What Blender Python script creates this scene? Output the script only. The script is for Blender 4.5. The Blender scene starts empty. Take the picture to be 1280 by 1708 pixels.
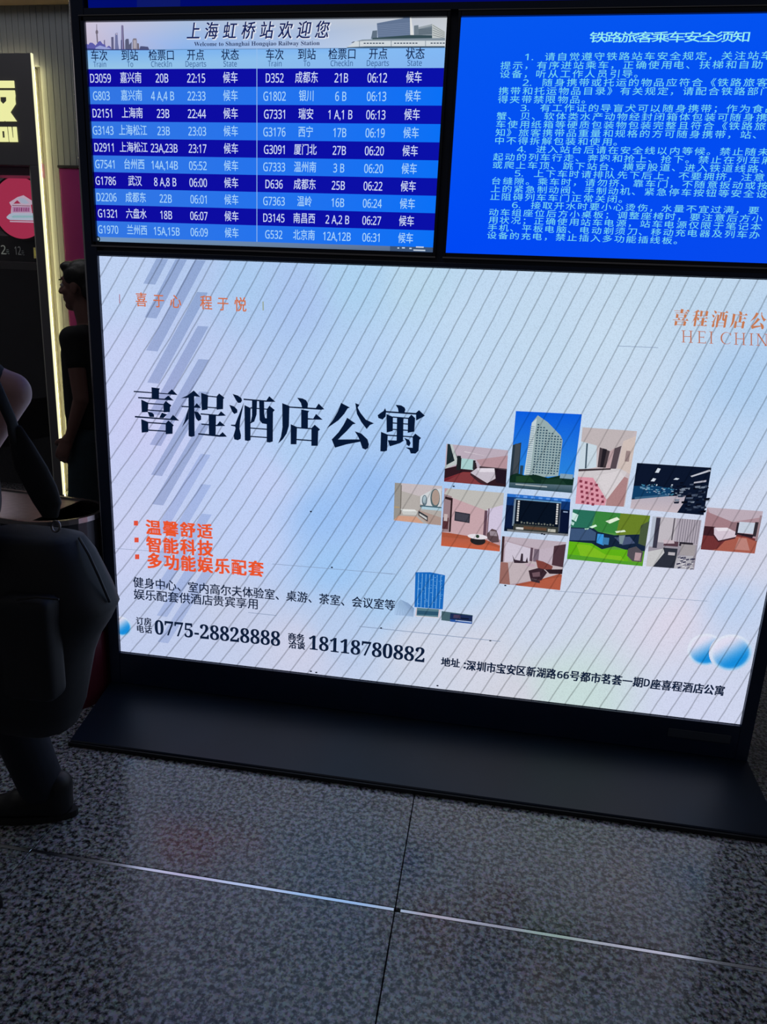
import bpy, bmesh, math, random
from mathutils import Vector, Matrix
random.seed(7)
SC = bpy.context.scene
COL = SC.collection
# ------------------------------------------------------------------ camera
F_PX = 1150.0
YAW, PITCH, ROLL = -0.14004, -0.25791, 0.04844
CAM = Vector((1.41521, -2.43348, 1.54741))
_s, _c = math.sin, math.cos
_f = Vector((_s(YAW)*_c(PITCH), _c(YAW)*_c(PITCH), _s(PITCH)))
_r0 = Vector((_c(YAW), -_s(YAW), 0)); _u0 = _r0.cross(_f)
_r = _c(ROLL)*_r0 + _s(ROLL)*_u0; _u = -_s(ROLL)*_r0 + _c(ROLL)*_u0
cd = bpy.data.cameras.new('camera'); cam = bpy.data.objects.new('camera', cd); COL.objects.link(cam)
cd.sensor_fit = 'VERTICAL'; cd.sensor_height = 24.0; cd.lens = F_PX*24.0/1708.0
cd.clip_start = 0.02; cd.clip_end = 100
M = Matrix((( _r.x, _u.x, -_f.x, CAM.x), (_r.y, _u.y, -_f.y, CAM.y), (_r.z, _u.z, -_f.z, CAM.z), (0,0,0,1)))
cam.matrix_world = M
SC.camera = cam
SC.view_settings.view_transform = 'Standard'; SC.view_settings.look = 'None'
SC.view_settings.gamma = 1.0; SC.view_settings.use_curve_mapping = False
SC.view_settings.exposure = 0.0
# world: dim hall light
w = bpy.data.worlds.new('hall_light'); SC.world = w; w.use_nodes = True
bg = w.node_tree.nodes['Background']; bg.inputs[0].default_value = (0.105, 0.105, 0.118, 1); bg.inputs[1].default_value = 0.42
def area(name, loc, size, power, color, rot=(0,0,0)):
    l = bpy.data.lights.new(name, 'AREA'); l.shape = 'RECTANGLE'; l.size, l.size_y = size; l.energy = power; l.color = color
    o = bpy.data.objects.new(name, l); o.location = loc; o.rotation_euler = rot; COL.objects.link(o); return o
area('ceiling_lamp', (-1.2, -3.4, 6.5), (4, 3), 15, (1.0, 0.97, 0.97))
area('wall_fill_light', (-2.4, 1.3, 5.2), (2.2, 1.2), 17, (0.95, 0.97, 1.0), (math.radians(28), 0, 0))  # unseen fill added to brighten the fluted wall and pink panel
area('shop_fill_light', (-3.35, 3.3, 2.3), (.3, .15), 3.5, (1.0, 0.86, 0.95))  # added light out of view, lifts the dark soffit inside the shop

def P(u, v, y=0.0):
    "point of the vertical plane at depth y seen at photo pixel (u, v)"
    d = _f + _r*((u-640)/F_PX) - _u*((v-854)/F_PX)
    return CAM + d*((y-CAM.y)/d.y)
def PF(u, v, z=0.0):
    d = _f + _r*((u-640)/F_PX) - _u*((v-854)/F_PX)
    return CAM + d*((z-CAM.z)/d.z)
def lin(c):
    return tuple(((x/255)/12.92 if x/255 <= 0.04045 else ((x/255+0.055)/1.055)**2.4) for x in c)
# ------------------------------------------------------------------ objects
ROOT = {}
def thing(name, label, cat, loc, group=None, kind=None):
    o = bpy.data.objects.new(name, None); COL.objects.link(o); o.location = loc; o.empty_display_size = 0.1
    ROOT[o.name] = Vector(loc)
    if label: o['label'] = label
    if cat: o['category'] = cat
    if group: o['group'] = group
    if kind: o['kind'] = kind
    return o
def origin(o):
    v = Vector((0,0,0))
    while o: v = v + o.location; o = o.parent
    return v
def link(name, me, mat, parent=None, loc=None, label=None, kind=None):
    "me is in world coordinates; it is moved so that the object's origin is the parent's (or loc)"
    o = bpy.data.objects.new(name, me); COL.objects.link(o)
    if parent:
        base = origin(parent); o.parent = parent
    else:
        base = Vector(loc) if loc is not None else Vector((0,0,0)); o.location = base
    me.transform(Matrix.Translation(-base))
    if mat is not None:
        me.materials.clear(); me.materials.append(mat)
    if label: o['label'] = label
    if kind: o['kind'] = kind
    return o
def bm_mesh(bm, name='m', smooth=False):
    me = bpy.data.meshes.new(name); bm.to_mesh(me); bm.free()
    if smooth:
        for p in me.polygons: p.use_smooth = True
    return me
def box(x0,x1,y0,y1,z0,z1,bev=0.0,seg=2):
    bm = bmesh.new(); bmesh.ops.create_cube(bm, size=1)
    for v in bm.verts:
        v.co = Vector(((x0+x1)/2+v.co.x*(x1-x0), (y0+y1)/2+v.co.y*(y1-y0), (z0+z1)/2+v.co.z*(z1-z0)))
    if bev: bmesh.ops.bevel(bm, geom=list(bm.edges), offset=bev, segments=seg, affect='EDGES', profile=0.5)
    return bm_mesh(bm)
def join_meshes(mes):
    bm = bmesh.new()
    for m in mes: bm.from_mesh(m)
    return bm_mesh(bm)
def prism_xz(pts, y0, y1, bev=0):
    "extrude outline of world points (x,z) between y0 and y1"
    bm = bmesh.new(); a = [bm.verts.new((p[0], y0, p[1])) for p in pts]; b = [bm.verts.new((p[0], y1, p[1])) for p in pts]
    n = len(pts); bm.faces.new(a); bm.faces.new(b[::-1])
    for i in range(n): bm.faces.new((a[i], a[(i+1)%n], b[(i+1)%n], b[i]))
    bmesh.ops.recalc_face_normals(bm, faces=bm.faces[:])
    if bev: bmesh.ops.bevel(bm, geom=list(bm.edges), offset=bev, segments=2, affect='EDGES')
    return bm_mesh(bm)
def tube(pts, rad, seg=10, closed=False):
    bm = bmesh.new(); pts = [Vector(p) for p in pts]; rings = []; n = len(pts)
    prev = None
    for i, p in enumerate(pts):
        t = (pts[(i+1)%n]-pts[i-1]) if closed or 0 < i < n-1 else (pts[1]-pts[0] if i == 0 else pts[-1]-pts[-2])
        t.normalize(); a = Vector((0,0,1)) if abs(t.z) < .9 else Vector((1,0,0))
        if prev is not None: a = prev
        s = (a - t*a.dot(t)).normalized(); prev = s; b = t.cross(s)
        r = rad[i] if isinstance(rad, (list, tuple)) else rad
        rx, ry = r if isinstance(r, tuple) else (r, r)
        rings.append([bm.verts.new(p + s*rx*math.cos(2*math.pi*k/seg) + b*ry*math.sin(2*math.pi*k/seg)) for k in range(seg)])
    m = n if closed else n-1
    for i in range(m):
        A, B = rings[i], rings[(i+1)%n]
        for k in range(seg): bm.faces.new((A[k], A[(k+1)%seg], B[(k+1)%seg], B[k]))
    if not closed: bm.faces.new(rings[0][::-1]); bm.faces.new(rings[-1])
    bmesh.ops.recalc_face_normals(bm, faces=bm.faces[:])
    return bm_mesh(bm, smooth=True)
# ------------------------------------------------------------------ materials
def new_mat(name):
    m = bpy.data.materials.new(name); m.use_nodes = True; return m, m.node_tree, m.node_tree.nodes['Principled BSDF']
def pbr(name, col, rough=0.5, metal=0.0, noise=0.0, scale=20, spec=0.5, coat=0.0, bump=0.0, stretch=None):
    m, nt, b = new_mat(name); c = lin(col)
    b.inputs['Base Color'].default_value = (*c, 1); b.inputs['Roughness'].default_value = rough; b.inputs['Metallic'].default_value = metal
    b.inputs['Specular IOR Level'].default_value = spec; b.inputs['Coat Weight'].default_value = coat
    tc = nt.nodes.new('ShaderNodeTexCoord'); n = nt.nodes.new('ShaderNodeTexNoise'); n.inputs['Scale'].default_value = scale; n.inputs['Detail'].default_value = 4
    src = tc.outputs['Object']
    if stretch:
        mp = nt.nodes.new('ShaderNodeMapping'); mp.inputs['Scale'].default_value = stretch; nt.links.new(src, mp.inputs[0]); src = mp.outputs[0]
    nt.links.new(src, n.inputs['Vector'])
    if noise:
        r = nt.nodes.new('ShaderNodeValToRGB'); r.color_ramp.elements[0].position = .3; r.color_ramp.elements[1].position = .7
        r.color_ramp.elements[0].color = (*[x*(1-noise) for x in c], 1); r.color_ramp.elements[1].color = (*[min(1, x*(1+noise)) for x in c], 1)
        nt.links.new(n.outputs['Fac'], r.inputs[0]); nt.links.new(r.outputs[0], b.inputs['Base Color'])
    if bump:
        bp = nt.nodes.new('ShaderNodeBump'); bp.inputs['Strength'].default_value = bump; bp.inputs['Distance'].default_value = 0.002
        nt.links.new(n.outputs['Fac'], bp.inputs['Height']); nt.links.new(bp.outputs[0], b.inputs['Normal'])
    return m
def emit(name, strength=1.0, col=None, led=None, grain=0.0):
    m = bpy.data.materials.new(name); m.use_nodes = True; nt = m.node_tree
    for n in list(nt.nodes): nt.nodes.remove(n)
    out = nt.nodes.new('ShaderNodeOutputMaterial'); em = nt.nodes.new('ShaderNodeEmission'); em.inputs[1].default_value = strength
    nt.links.new(em.outputs[0], out.inputs[0])
    if col is not None:
        rgb = nt.nodes.new('ShaderNodeRGB'); rgb.outputs[0].default_value = (*lin(col), 1); src = rgb.outputs[0]
    else:
        at = nt.nodes.new('ShaderNodeAttribute'); at.attribute_name = 'Col'; src = at.outputs['Color']
    def math_(op, a, b=None, c=None):
        n = nt.nodes.new('ShaderNodeMath'); n.operation = op
        for i, x in enumerate((a, b, c)):
            if x is None: continue
            if isinstance(x, (int, float)): n.inputs[i].default_value = x
            else: nt.links.new(x, n.inputs[i])
        return n.outputs[0]
    fac = None
    geo = nt.nodes.new('ShaderNodeNewGeometry')
    if led:
        x0, z0, wid, depth = led
        sp = nt.nodes.new('ShaderNodeSeparateXYZ'); nt.links.new(geo.outputs['Position'], sp.inputs[0])
        wob = nt.nodes.new('ShaderNodeTexNoise'); wob.inputs['Scale'].default_value = 9; nt.links.new(geo.outputs['Position'], wob.inputs['Vector'])
        X, Z = sp.outputs[0], sp.outputs[2]
        q = math_('MULTIPLY', X, math_('ADD', math_('ADD', math_('MULTIPLY', X, 0.945), math_('MULTIPLY', Z, 1.87)), 12.04))
        phi = math_('ADD', math_('SUBTRACT', q, math_('MULTIPLY', Z, 10.49)), math_('MULTIPLY', math_('SUBTRACT', wob.outputs['Fac'], .5), .13))
        phi0 = x0*(0.945*x0+1.87*z0+12.04)-10.49*z0
        ph = math_('SUBTRACT', .5, math_('ABSOLUTE', math_('SUBTRACT', math_('FRACT', math_('ADD', phi, 100.0-phi0)), .5)))   # 0 on the line
        on = nt.nodes.new('ShaderNodeMapRange'); on.interpolation_type = 'SMOOTHSTEP'
        nt.links.new(ph, on.inputs[0]); on.inputs[1].default_value = wid*0.35; on.inputs[2].default_value = wid*1.3
        on.inputs[3].default_value = 1-depth; on.inputs[4].default_value = 1.0
        fac = on.outputs[0]
    if grain:
        v = nt.nodes.new('ShaderNodeTexVoronoi'); v.inputs['Scale'].default_value = 330; nt.links.new(geo.outputs['Position'], v.inputs['Vector'])
        mr = nt.nodes.new('ShaderNodeMapRange'); nt.links.new(v.outputs['Distance'], mr.inputs[0])
        mr.inputs[2].default_value = 0.9; mr.inputs[3].default_value = 1+grain; mr.inputs[4].default_value = 1-grain
        fac = mr.outputs[0] if fac is None else math_('MULTIPLY', fac, mr.outputs[0])
    if fac is not None:
        vm = nt.nodes.new('ShaderNodeVectorMath'); vm.operation = 'SCALE'; nt.links.new(src, vm.inputs[0]); nt.links.new(fac, vm.inputs['Scale']); src = vm.outputs[0]
    nt.links.new(src, em.inputs[0])
    return m
# diagonal interference lines, painted into the LED screen's emission
_a = P(186.5, 427.5)
LED = (_a.x, _a.z, 0.052, 0.40)
LEDP = (_a.x, _a.z, 0.052, 0.28)
m_led = emit('led_background', 1.0, led=LED, grain=0.10)
m_ledphoto = emit('led_photo', 1.0, led=LEDP, grain=0.07)
m_screen = emit('screen_picture', 1.0, grain=0.0)
m_black = pbr('black_cabinet_paint', (18, 36, 66), 0.3, noise=.15, scale=6)
m_bezel = pbr('black_bezel', (8, 18, 38), 0.35)
m_silver = pbr('silver_trim', (150, 148, 150), 0.3, 1.0)
m_glass_black = pbr('dark_plastic', (60, 68, 80), 0.45)
m_steel = pbr('brushed_steel', (150, 145, 145), 0.28, 1.0, noise=.1, scale=40, stretch=(1, 1, 14))

def flat(name, polys, mat, parent, layer=1, y=0.0, label=None, step=0.00006):
    """flat artwork on a screen: polys = [(world points or (x,z) pairs, colour or list of colours)], later ones in front"""
    vs, fs, cs = [], [], []
    for i, (pts, c) in enumerate(polys):
        yy = y - 0.0006*layer - step*i; b = len(vs)
        pp = [(q.x, q.z) if isinstance(q, Vector) else q for q in pts]
        # keep faces towards the camera
        A = sum(pp[k][0]*pp[(k+1)%len(pp)][1]-pp[(k+1)%len(pp)][0]*pp[k][1] for k in range(len(pp)))
        cl = c if isinstance(c, list) else [c]*len(pp)
        if A < 0: pp = pp[::-1]; cl = cl[::-1]
        vs += [(x, yy, z) for x, z in pp]; fs.append(list(range(b, b+len(pp)))); cs += [(*lin(q), 1) for q in cl]
    me = bpy.data.meshes.new(name); me.from_pydata(vs, [], fs)
    at = me.color_attributes.new('Col', 'FLOAT_COLOR', 'POINT')
    for i, c in enumerate(cs): at.data[i].color = c
    return link(name, me, mat, parent, label=label)

_cache = {}
SANS = {}
for i in range(26):
    SANS[chr(65+i)] = chr(0x1D5A0+i); SANS[chr(97+i)] = chr(0x1D5BA+i)
for i in range(10): SANS[chr(48+i)] = chr(0x1D7E2+i)
SERIF = {}
for i in range(26):
    SERIF[chr(65+i)] = chr(0x1D400+i); SERIF[chr(97+i)] = chr(0x1D41A+i)
for i in range(10): SERIF[chr(48+i)] = chr(0x1D7CE+i)
def sans(s): return ''.join(SANS.get(c, c) for c in s)
def serif(s): return ''.join(SERIF.get(c, c) for c in s)
def glyphs(s, bold=0.0, shear=0.0):
    k = (s, bold, shear)
    if k not in _cache:
        cu = bpy.data.curves.new('t', 'FONT'); cu.body = s; cu.size = 1; cu.offset = bold; cu.shear = shear; cu.resolution_u = 3
        o = bpy.data.objects.new('t', cu); COL.objects.link(o)
        dg = bpy.context.evaluated_depsgraph_get(); me = bpy.data.meshes.new_from_object(o.evaluated_get(dg))
        V = [tuple(v.co) for v in me.vertices]; Fc = [tuple(p.vertices) for p in me.polygons]
        bpy.data.objects.remove(o); bpy.data.curves.remove(cu); bpy.data.meshes.remove(me)
        _cache[k] = (V, Fc)
    return _cache[k]
class Text:
    "collects lettering placed on a vertical plane as one flat mesh"
    def __init__(s): s.v = []; s.f = []; s.c = []; s.n = 0
    def fit(s, txt, x0, x1, z0, z1, col, bold=0.0, shear=0.0, y=0.0, slope=0.0):
        "ink box fitted to x0..x1, z0..z1 exactly"
        V, Fc = glyphs(txt, 0, shear)
        if bold > 0:
            d = bold*(z1-z0)*.8
            for ex, ez in ((d, d*.4), (-d, d*.4), (d, -d*.4), (-d, -d*.4)): s.fit(txt, x0+ex, x1+ex, z0+ez, z1+ez, col, 0, shear, y, slope)
            return
        ax = min(v[0] for v in V); bx = max(v[0] for v in V); ay = min(v[1] for v in V); by = max(v[1] for v in V)
        b = len(s.v); s.n += 1; sx = (x1-x0)/max(bx-ax, 1e-6); sz = (z1-z0)/max(by-ay, 1e-6)
        for vx, vy, _ in V:
            x = x0+(vx-ax)*sx; s.v.append((x, y-0.000001*s.n, z0+(vy-ay)*sz+slope*(x-x0)))
        s.f += [tuple(i+b for i in f) for f in Fc]; s.c += [(*lin(col), 1)]*len(V)
    def put(s, txt, xc, zc, h, wscale, col, bold=0.0, align='c', y=0.0, shear=0.0, ref='国'):
        "baseline text: h = em height in metres, wscale = horizontal squeeze"
        if bold > 0:
            d = bold*h*.9
            for ex, ez in ((d, d*.6), (-d, d*.6), (d, -d*.6), (-d, -d*.6)): s.put(txt, xc+ex, zc+ez, h, wscale, col, 0, align, y, shear)
            return
        V, Fc = glyphs(txt, 0, shear)
        ax = min(v[0] for v in V); bx = max(v[0] for v in V)
        s.n += 1; off = (ax+bx)/2 if align == 'c' else ax
        b = len(s.v)
        for vx, vy, _ in V: s.v.append((xc+(vx-off)*h*wscale, y-0.000001*s.n, zc+(vy-0.37)*h))
        s.f += [tuple(i+b for i in f) for f in Fc]; s.c += [(*lin(col), 1)]*len(V)
    def done(s, name, mat, parent, layer=5, y=0.0, label=None):
        me = bpy.data.meshes.new(name); yy = y-0.0006*layer
        me.from_pydata([(v[0], v[1]+yy, v[2]) for v in s.v], [], s.f)
        at = me.color_attributes.new('Col', 'FLOAT_COLOR', 'POINT')
        for i, c in enumerate(s.c): at.data[i].color = c
        return link(name, me, mat, parent, label=label, kind='stuff')
# ================================================================== FLOOR
def granite():
    m, nt, b = new_mat('speckled_granite'); N = nt.nodes; L = nt.links
    g = N.new('ShaderNodeNewGeometry')
    mp = N.new('ShaderNodeMapping'); mp.inputs['Scale'].default_value = (1, 1, 1); L.new(g.outputs['Position'], mp.inputs[0])
    n1 = N.new('ShaderNodeTexNoise'); n1.inputs['Scale'].default_value = 70; n1.inputs['Detail'].default_value = 3; n1.inputs['Roughness'].default_value = .65; L.new(mp.outputs[0], n1.inputs['Vector'])
    n2 = N.new('ShaderNodeTexVoronoi'); n2.inputs['Scale'].default_value = 150; L.new(mp.outputs[0], n2.inputs['Vector'])
    r1 = N.new('ShaderNodeValToRGB'); e = r1.color_ramp.elements
    e[0].position = .38; e[0].color = (.006, .010, .017, 1); e[1].position = .56; e[1].color = (.27, .305, .355, 1)
    k = r1.color_ramp.elements.new(.47); k.color = (.095, .110, .132, 1)
    L.new(n1.outputs['Fac'], r1.inputs[0])
    mix = N.new('ShaderNodeMix'); mix.data_type = 'RGBA'; mix.blend_type = 'OVERLAY'; mix.inputs['Factor'].default_value = .55
    L.new(r1.outputs[0], mix.inputs[6]); L.new(n2.outputs['Color'], mix.inputs[7])
    hs = N.new('ShaderNodeHueSaturation'); hs.inputs['Saturation'].default_value = .42; L.new(mix.outputs[2], hs.inputs['Color'])
    L.new(hs.outputs[0], b.inputs['Base Color'])
    rr = N.new('ShaderNodeMapRange'); L.new(n1.outputs['Fac'], rr.inputs[0]); rr.inputs[3].default_value = .14; rr.inputs[4].default_value = .24
    L.new(rr.outputs[0], b.inputs['Roughness']); b.inputs['Specular IOR Level'].default_value = .6
    return m
m_gran = granite()
m_grout = pbr('dark_joint', (14, 15, 18), .8)
TX, TY0 = 1.096, -0.872      # tile width, strip line
floor = link('floor', box(-7, 8, -5, 7, -0.05, -0.012), m_grout, loc=(0,0,-0.05)); floor['kind'] = 'structure'
rowsY = [TY0 - 0.75*k for k in (3, 2, 1)] + [TY0 + 0.75*k for k in range(0, 8)]
gx = 0.0016
tile_cache = {}
for r in range(len(rowsY)-1):
    ya, yb = rowsY[r], rowsY[r+1]
    da = 0.0070 if abs(ya-TY0) < 1e-6 else gx; db = 0.0070 if abs(yb-TY0) < 1e-6 else gx
    for k in range(-5, 4):
        xa, xb = 1.281+TX*k, 1.281+TX*(k+1)
        cx, cy = (xa+xb)/2, (ya+yb)/2
        key = (round(da, 4), round(db, 4))
        if key not in tile_cache:
            me = box(-TX/2+gx, TX/2-gx, -(yb-ya)/2+da, (yb-ya)/2-db, -0.012, 0, 0.0008, 1); me.materials.append(m_gran); tile_cache[key] = me
        o = bpy.data.objects.new('tile', tile_cache[key]); COL.objects.link(o); o.parent = floor; o.location = Vector((cx, cy, 0))-floor.location
for k in range(-5, 4):   # metal strips let into the joint, one per tile
    xa, xb = 1.281+TX*k+0.003, 1.281+TX*(k+1)-0.003
    if k == 0: xa += .012
    link('metal_strip', box(xa, xb, TY0-.0052, TY0+.0052, -0.010, -0.0006, .0006, 1), pbr('polished_strip', (236, 240, 246), .2, 1.0) if k == -5 else bpy.data.materials['polished_strip'], floor)
# ================================================================== KIOSK
K = thing('information_kiosk', 'tall black floor-standing display kiosk with station departures, notice and advertising screens', 'information kiosk', (1.22, 0.15, 0))
KL, KR = -0.045, 2.478      # cabinet side faces
led_tl, led_bl, led_br = P(167, 427), P(200, 1085), P(1235, 1210)
LX0, LX1 = 0.0, 2.4322; LZ0, LZ1 = 0.2087, 0.2087+1.5466
MX0, MZ0, MW = -0.0138, 1.8033, 1.21; MH = MW*9/16; MX2 = 1.239
TOPZ = MZ0+MH
HZ = P(147, 24).z           # header screen bottom
HX0 = P(147.5, 10).x
ZTOP = 3.05
# cabinet: recessed body + frame bars round the screens (front faces at y = -0.012)
FY = -0.012
body = box(KL+.004, KR-.004, 0.012, 0.30, 0.06, ZTOP-.004, .003)
link('cabinet', body, m_black, K)
def bar(nm, x0, x1, z0, z1, mat=None, y0=FY, y1=0.02, label=None, bev=.002): return link(nm, box(x0, x1, y0, y1, z0, z1, bev), mat or m_black, K, label=label)
bar('side_frame', KL, LX0-.001, 0.06, ZTOP); bar('side_frame', LX1+.001, KR, 0.06, ZTOP)
ZC = 0.070
bar('lower_panel', LX0-.001, LX1+.001, ZC, LZ0-.002)
bar('crossbar', LX0-.001, LX1+.001, LZ1+.002, MZ0-.030)
bar('crossbar', LX0-.001, LX1+.001, TOPZ+.035, HZ-.003)
bar('top_frame', LX0-.001, LX1+.001, ZTOP-.05, ZTOP)
# base plate sloping forwards to the floor
BX0, BX1, BY = 0.01, 2.46, -0.366
def wedge():
    bm = bmesh.new()
    sec = [(0.30, 0.0), (0.30, ZC), (-0.006, ZC), (BY+.004, 0.022), (BY, 0.018), (BY, 0.0)]
    L_ = [bm.verts.new((BX0-.02, y, z)) for y, z in sec]; R_ = [bm.verts.new((BX1+.02, y, z)) for y, z in sec]
    # the plate is slightly wider at the front
    for v in (L_[0], L_[1], L_[2]): v.co.x = KL
    for v in (R_[0], R_[1], R_[2]): v.co.x = KR
    bm.faces.new(L_); bm.faces.new(R_[::-1])
    for i in range(len(sec)): bm.faces.new((L_[i], R_[i], R_[(i+1)%len(sec)], L_[(i+1)%len(sec)]))
    bmesh.ops.recalc_face_normals(bm, faces=bm.faces[:]); return bm_mesh(bm)
link('base_plate', wedge(), pbr('base_plate_paint', (10, 26, 44), .38, noise=.2, scale=5, spec=.4), K)
link('base_lip', box(BX0-.025, BX1+.025, BY-.008, BY-.0005, 0.0, 0.016, .002), pbr('rubber_edge', (10, 14, 20), .6), K)
# silver side edge of the cabinet and trims
SE = thing
link('edge_trim', tube([(KL-.0045, -.006, .075), (KL-.0045, -.006, 1.5), (KL-.0045, -.006, ZTOP)], .0042, 16), pbr('chrome_edge', (190, 188, 190), .14, 1.0), K, label='silver side edge')
# vent slot under the LED wall
va, vb = P(1114, 1213), P(1218, 1234)
vx0, vx1 = va.x, P(1218, 1228).x; vz0, vz1 = P(1165, 1231).z, P(1165, 1217).z
vt = bar('label_plate', vx0, vx1, vz0, vz1, m_glass_black, FY-.003, FY, label='grey plate')
# ---------------------------------------------------------------- LED advertisement
LEDP_ = link('led_screen', box(LX0, LX1, 0.0005, 0.010, LZ0, LZ1), m_bezel, K, label='large LED advertising screen')
samples = [((200,480),(188,208,243)),((300,560),(184,200,240)),((500,500),(166,194,240)),((700,470),(178,212,236)),((900,550),(184,212,238)),((1150,480),(176,206,234)),
 ((1250,640),(150,190,235)),((250,700),(200,203,244)),((600,620),(176,206,244)),((500,760),(172,204,244)),((620,820),(138,182,242)),((450,800),(192,206,246)),((560,950),(150,194,244)),
 ((300,1000),(190,202,236)),((700,600),(182,212,244)),((800,650),(186,212,240)),((1050,650),(190,212,238)),((1200,750),(172,202,240)),((1250,850),(196,206,234)),((1100,1000),(208,208,228)),
 ((800,1100),(210,208,224)),((500,1080),(204,206,230)),((960,1160),(190,216,206)),((930,1150),(192,214,206)),((1220,1000),(172,196,238)),((1150,1180),(202,204,236)),((1120,1030),(222,204,224)),
 ((380,1010),(196,204,232)),((640,1000),(160,198,240)),((700,1080),(206,210,228)),((860,1160),(208,202,214)),((210,900),(200,206,242)),((210,600),(196,206,244)),((350,640),(186,202,240)),
 ((420,900),(190,206,246)),((540,860),(146,188,244)),((760,960),(176,204,238)),((900,1040),(198,206,230)),((1020,560),(190,216,240)),((1060,480),(184,212,236)),((400,470),(166,200,240)),
 ((640,700),(160,196,242)),((700,760),(150,188,240)),((1210,930),(210,204,226)),((560,1040),(178,200,236)),((1260,930),(206,202,224)),((780,540),(186,214,242)),((330,450),(176,198,238)),((590,470),(166,206,240))]
def pale(a, c):
    k = .10+.28*max(0, min(1, (a[0]-500)/500)); return tuple(v+(t-v)*k for v, t in zip(c, (216, 230, 244)))
SP = [((P(*a).x, P(*a).z), lin(pale(a, c))) for a, c in samples]
def bgcol(x, z):
    W = 0; c = [0, 0, 0]
    for (sx, sz), q in SP:
        d = (x-sx)**2+(z-sz)**2; wt = 1/(d+0.004)**1.7; W += wt
        for i in range(3): c[i] += q[i]*wt
    return [v/W for v in c]
def led_bg():
    nx, nz = 84, 54; vs = []; fs = []; cs = []
    for j in range(nz+1):
        for i in range(nx+1):
            x = LX0+(LX1-LX0)*i/nx; z = LZ0+(LZ1-LZ0)*j/nz; vs.append((x, -0.0002, z)); cs.append((*bgcol(x, z), 1))
    for j in range(nz):
        for i in range(nx):
            a = j*(nx+1)+i; fs.append((a, a+1, a+nx+2, a+nx+1))
    me = bpy.data.meshes.new('bg'); me.from_pydata(vs, [], fs); at = me.color_attributes.new('Col', 'FLOAT_COLOR', 'POINT')
    for i, c in enumerate(cs): at.data[i].color = c
    return me
link('background', led_bg(), m_led, LEDP_)
# grey-blue diagonal bars behind the title
dz = (P(246, 638).z-P(246, 690.3).z)
q0 = [P(329, 487), P(347, 488), P(265, 640), P(246, 638)]
def clip_poly(pts, zmax, zmin):
    def cl(pp, keep, zc):
        o = []
        for i in range(len(pp)):
            a, b = pp[i], pp[(i+1) % len(pp)]
            if keep(a[1]): o.append(a)
            if keep(a[1]) != keep(b[1]): t = (zc-a[1])/(b[1]-a[1]); o.append((a[0]+(b[0]-a[0])*t, zc))
        return o
    pts = cl(pts, lambda z: z <= zmax, zmax)
    return cl(pts, lambda z: z >= zmin, zmin) if pts else pts
for n in range(-3, 10):
    pp = clip_poly([(q.x, q.z-dz*n) for q in q0], LZ1-.002, LZ0+.004)
    if len(pp) < 3: continue
    cs = []
    for x, z in pp:
        b = bgcol(x, z); f = .70 if n < 5 else .80
        srgb = tuple(255*(1.055*(max(0, v*f))**(1/2.4)-.055) for v in b); cs.append((srgb[0]*.95, srgb[1]*.98, min(255, srgb[2]*1.04)))
    flat('diagonal_bar', [(pp, cs)], m_led, LEDP_, layer=1)
# ---- the six large characters, stroke by stroke (crop coordinates 4.74 px per photo px)
def h_(x0, y0, x1, y1, t, w=30, hgt=34):   # thin horizontal with triangular serif at its right end
    sl = (y1-y0)/(x1-x0)
    return [(x0, y0-t/2), (x1-w*2.4, y1-w*2.4*sl-t/2), (x1-w*1.25, y1-hgt), (x1+5, y1+t/2+3), (x1-w*2, y1+t/2), (x0, y0+t/2)]
XI = [[(68,103),(335,123),(368,90),(414,136),(68,113)],[(208,75),(275,84),(268,96),(267,165),(210,160)],[(102,151),(310,165),(340,140),(384,180),(102,162)],
 [(127,172),(183,198),(179,270),(131,273)],[(303,207),(320,183),(366,218),(355,232),(353,270),(303,273)],[(181,198),(305,207),(305,216),(181,207)],[(178,250),(305,259),(305,268),(178,259)],
 [(176,266),(215,276),(228,290),(229,310),(193,309)],[(290,275),(332,290),(302,318),(270,315)],[(77,301),(355,323),(378,292),(428,339),(77,313)],
 [(127,326),(183,348),(183,428),(131,433)],[(320,360),(342,336),(385,375),(376,385),(375,442),(320,445)],[(181,348),(322,358),(322,368),(181,358)],[(181,408),(322,417),(322,426),(181,418)]]
CHENG = [[(440,162),(490,140),(542,100),(594,152),(548,146),(500,158)],[(445,221),(545,227),(565,200),(600,239),(445,231)],[(500,152),(545,142),(549,460),(522,467),(501,460)],
 [(500,240),(500,325),(470,362),(448,392),(468,345),(485,285)],[(545,265),(575,270),(600,302),(600,332),(578,342),(560,322)],
 [(600,118),(655,138),(651,250),(605,257)],[(722,148),(742,123),(785,158),(775,168),(773,247),(722,252)],[(650,140),(724,147),(724,156),(650,149)],[(650,228),(724,234),(724,243),(650,237)],
 [(595,280),(735,292),(757,264),(797,299),(735,302),(595,290)],[(602,361),(725,371),(748,342),(792,380),(725,382),(602,370)],[(577,437),(745,452),(770,428),(805,465),(745,466),(577,448)],[(660,295),(718,298),(715,460),(662,455)]]
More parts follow.
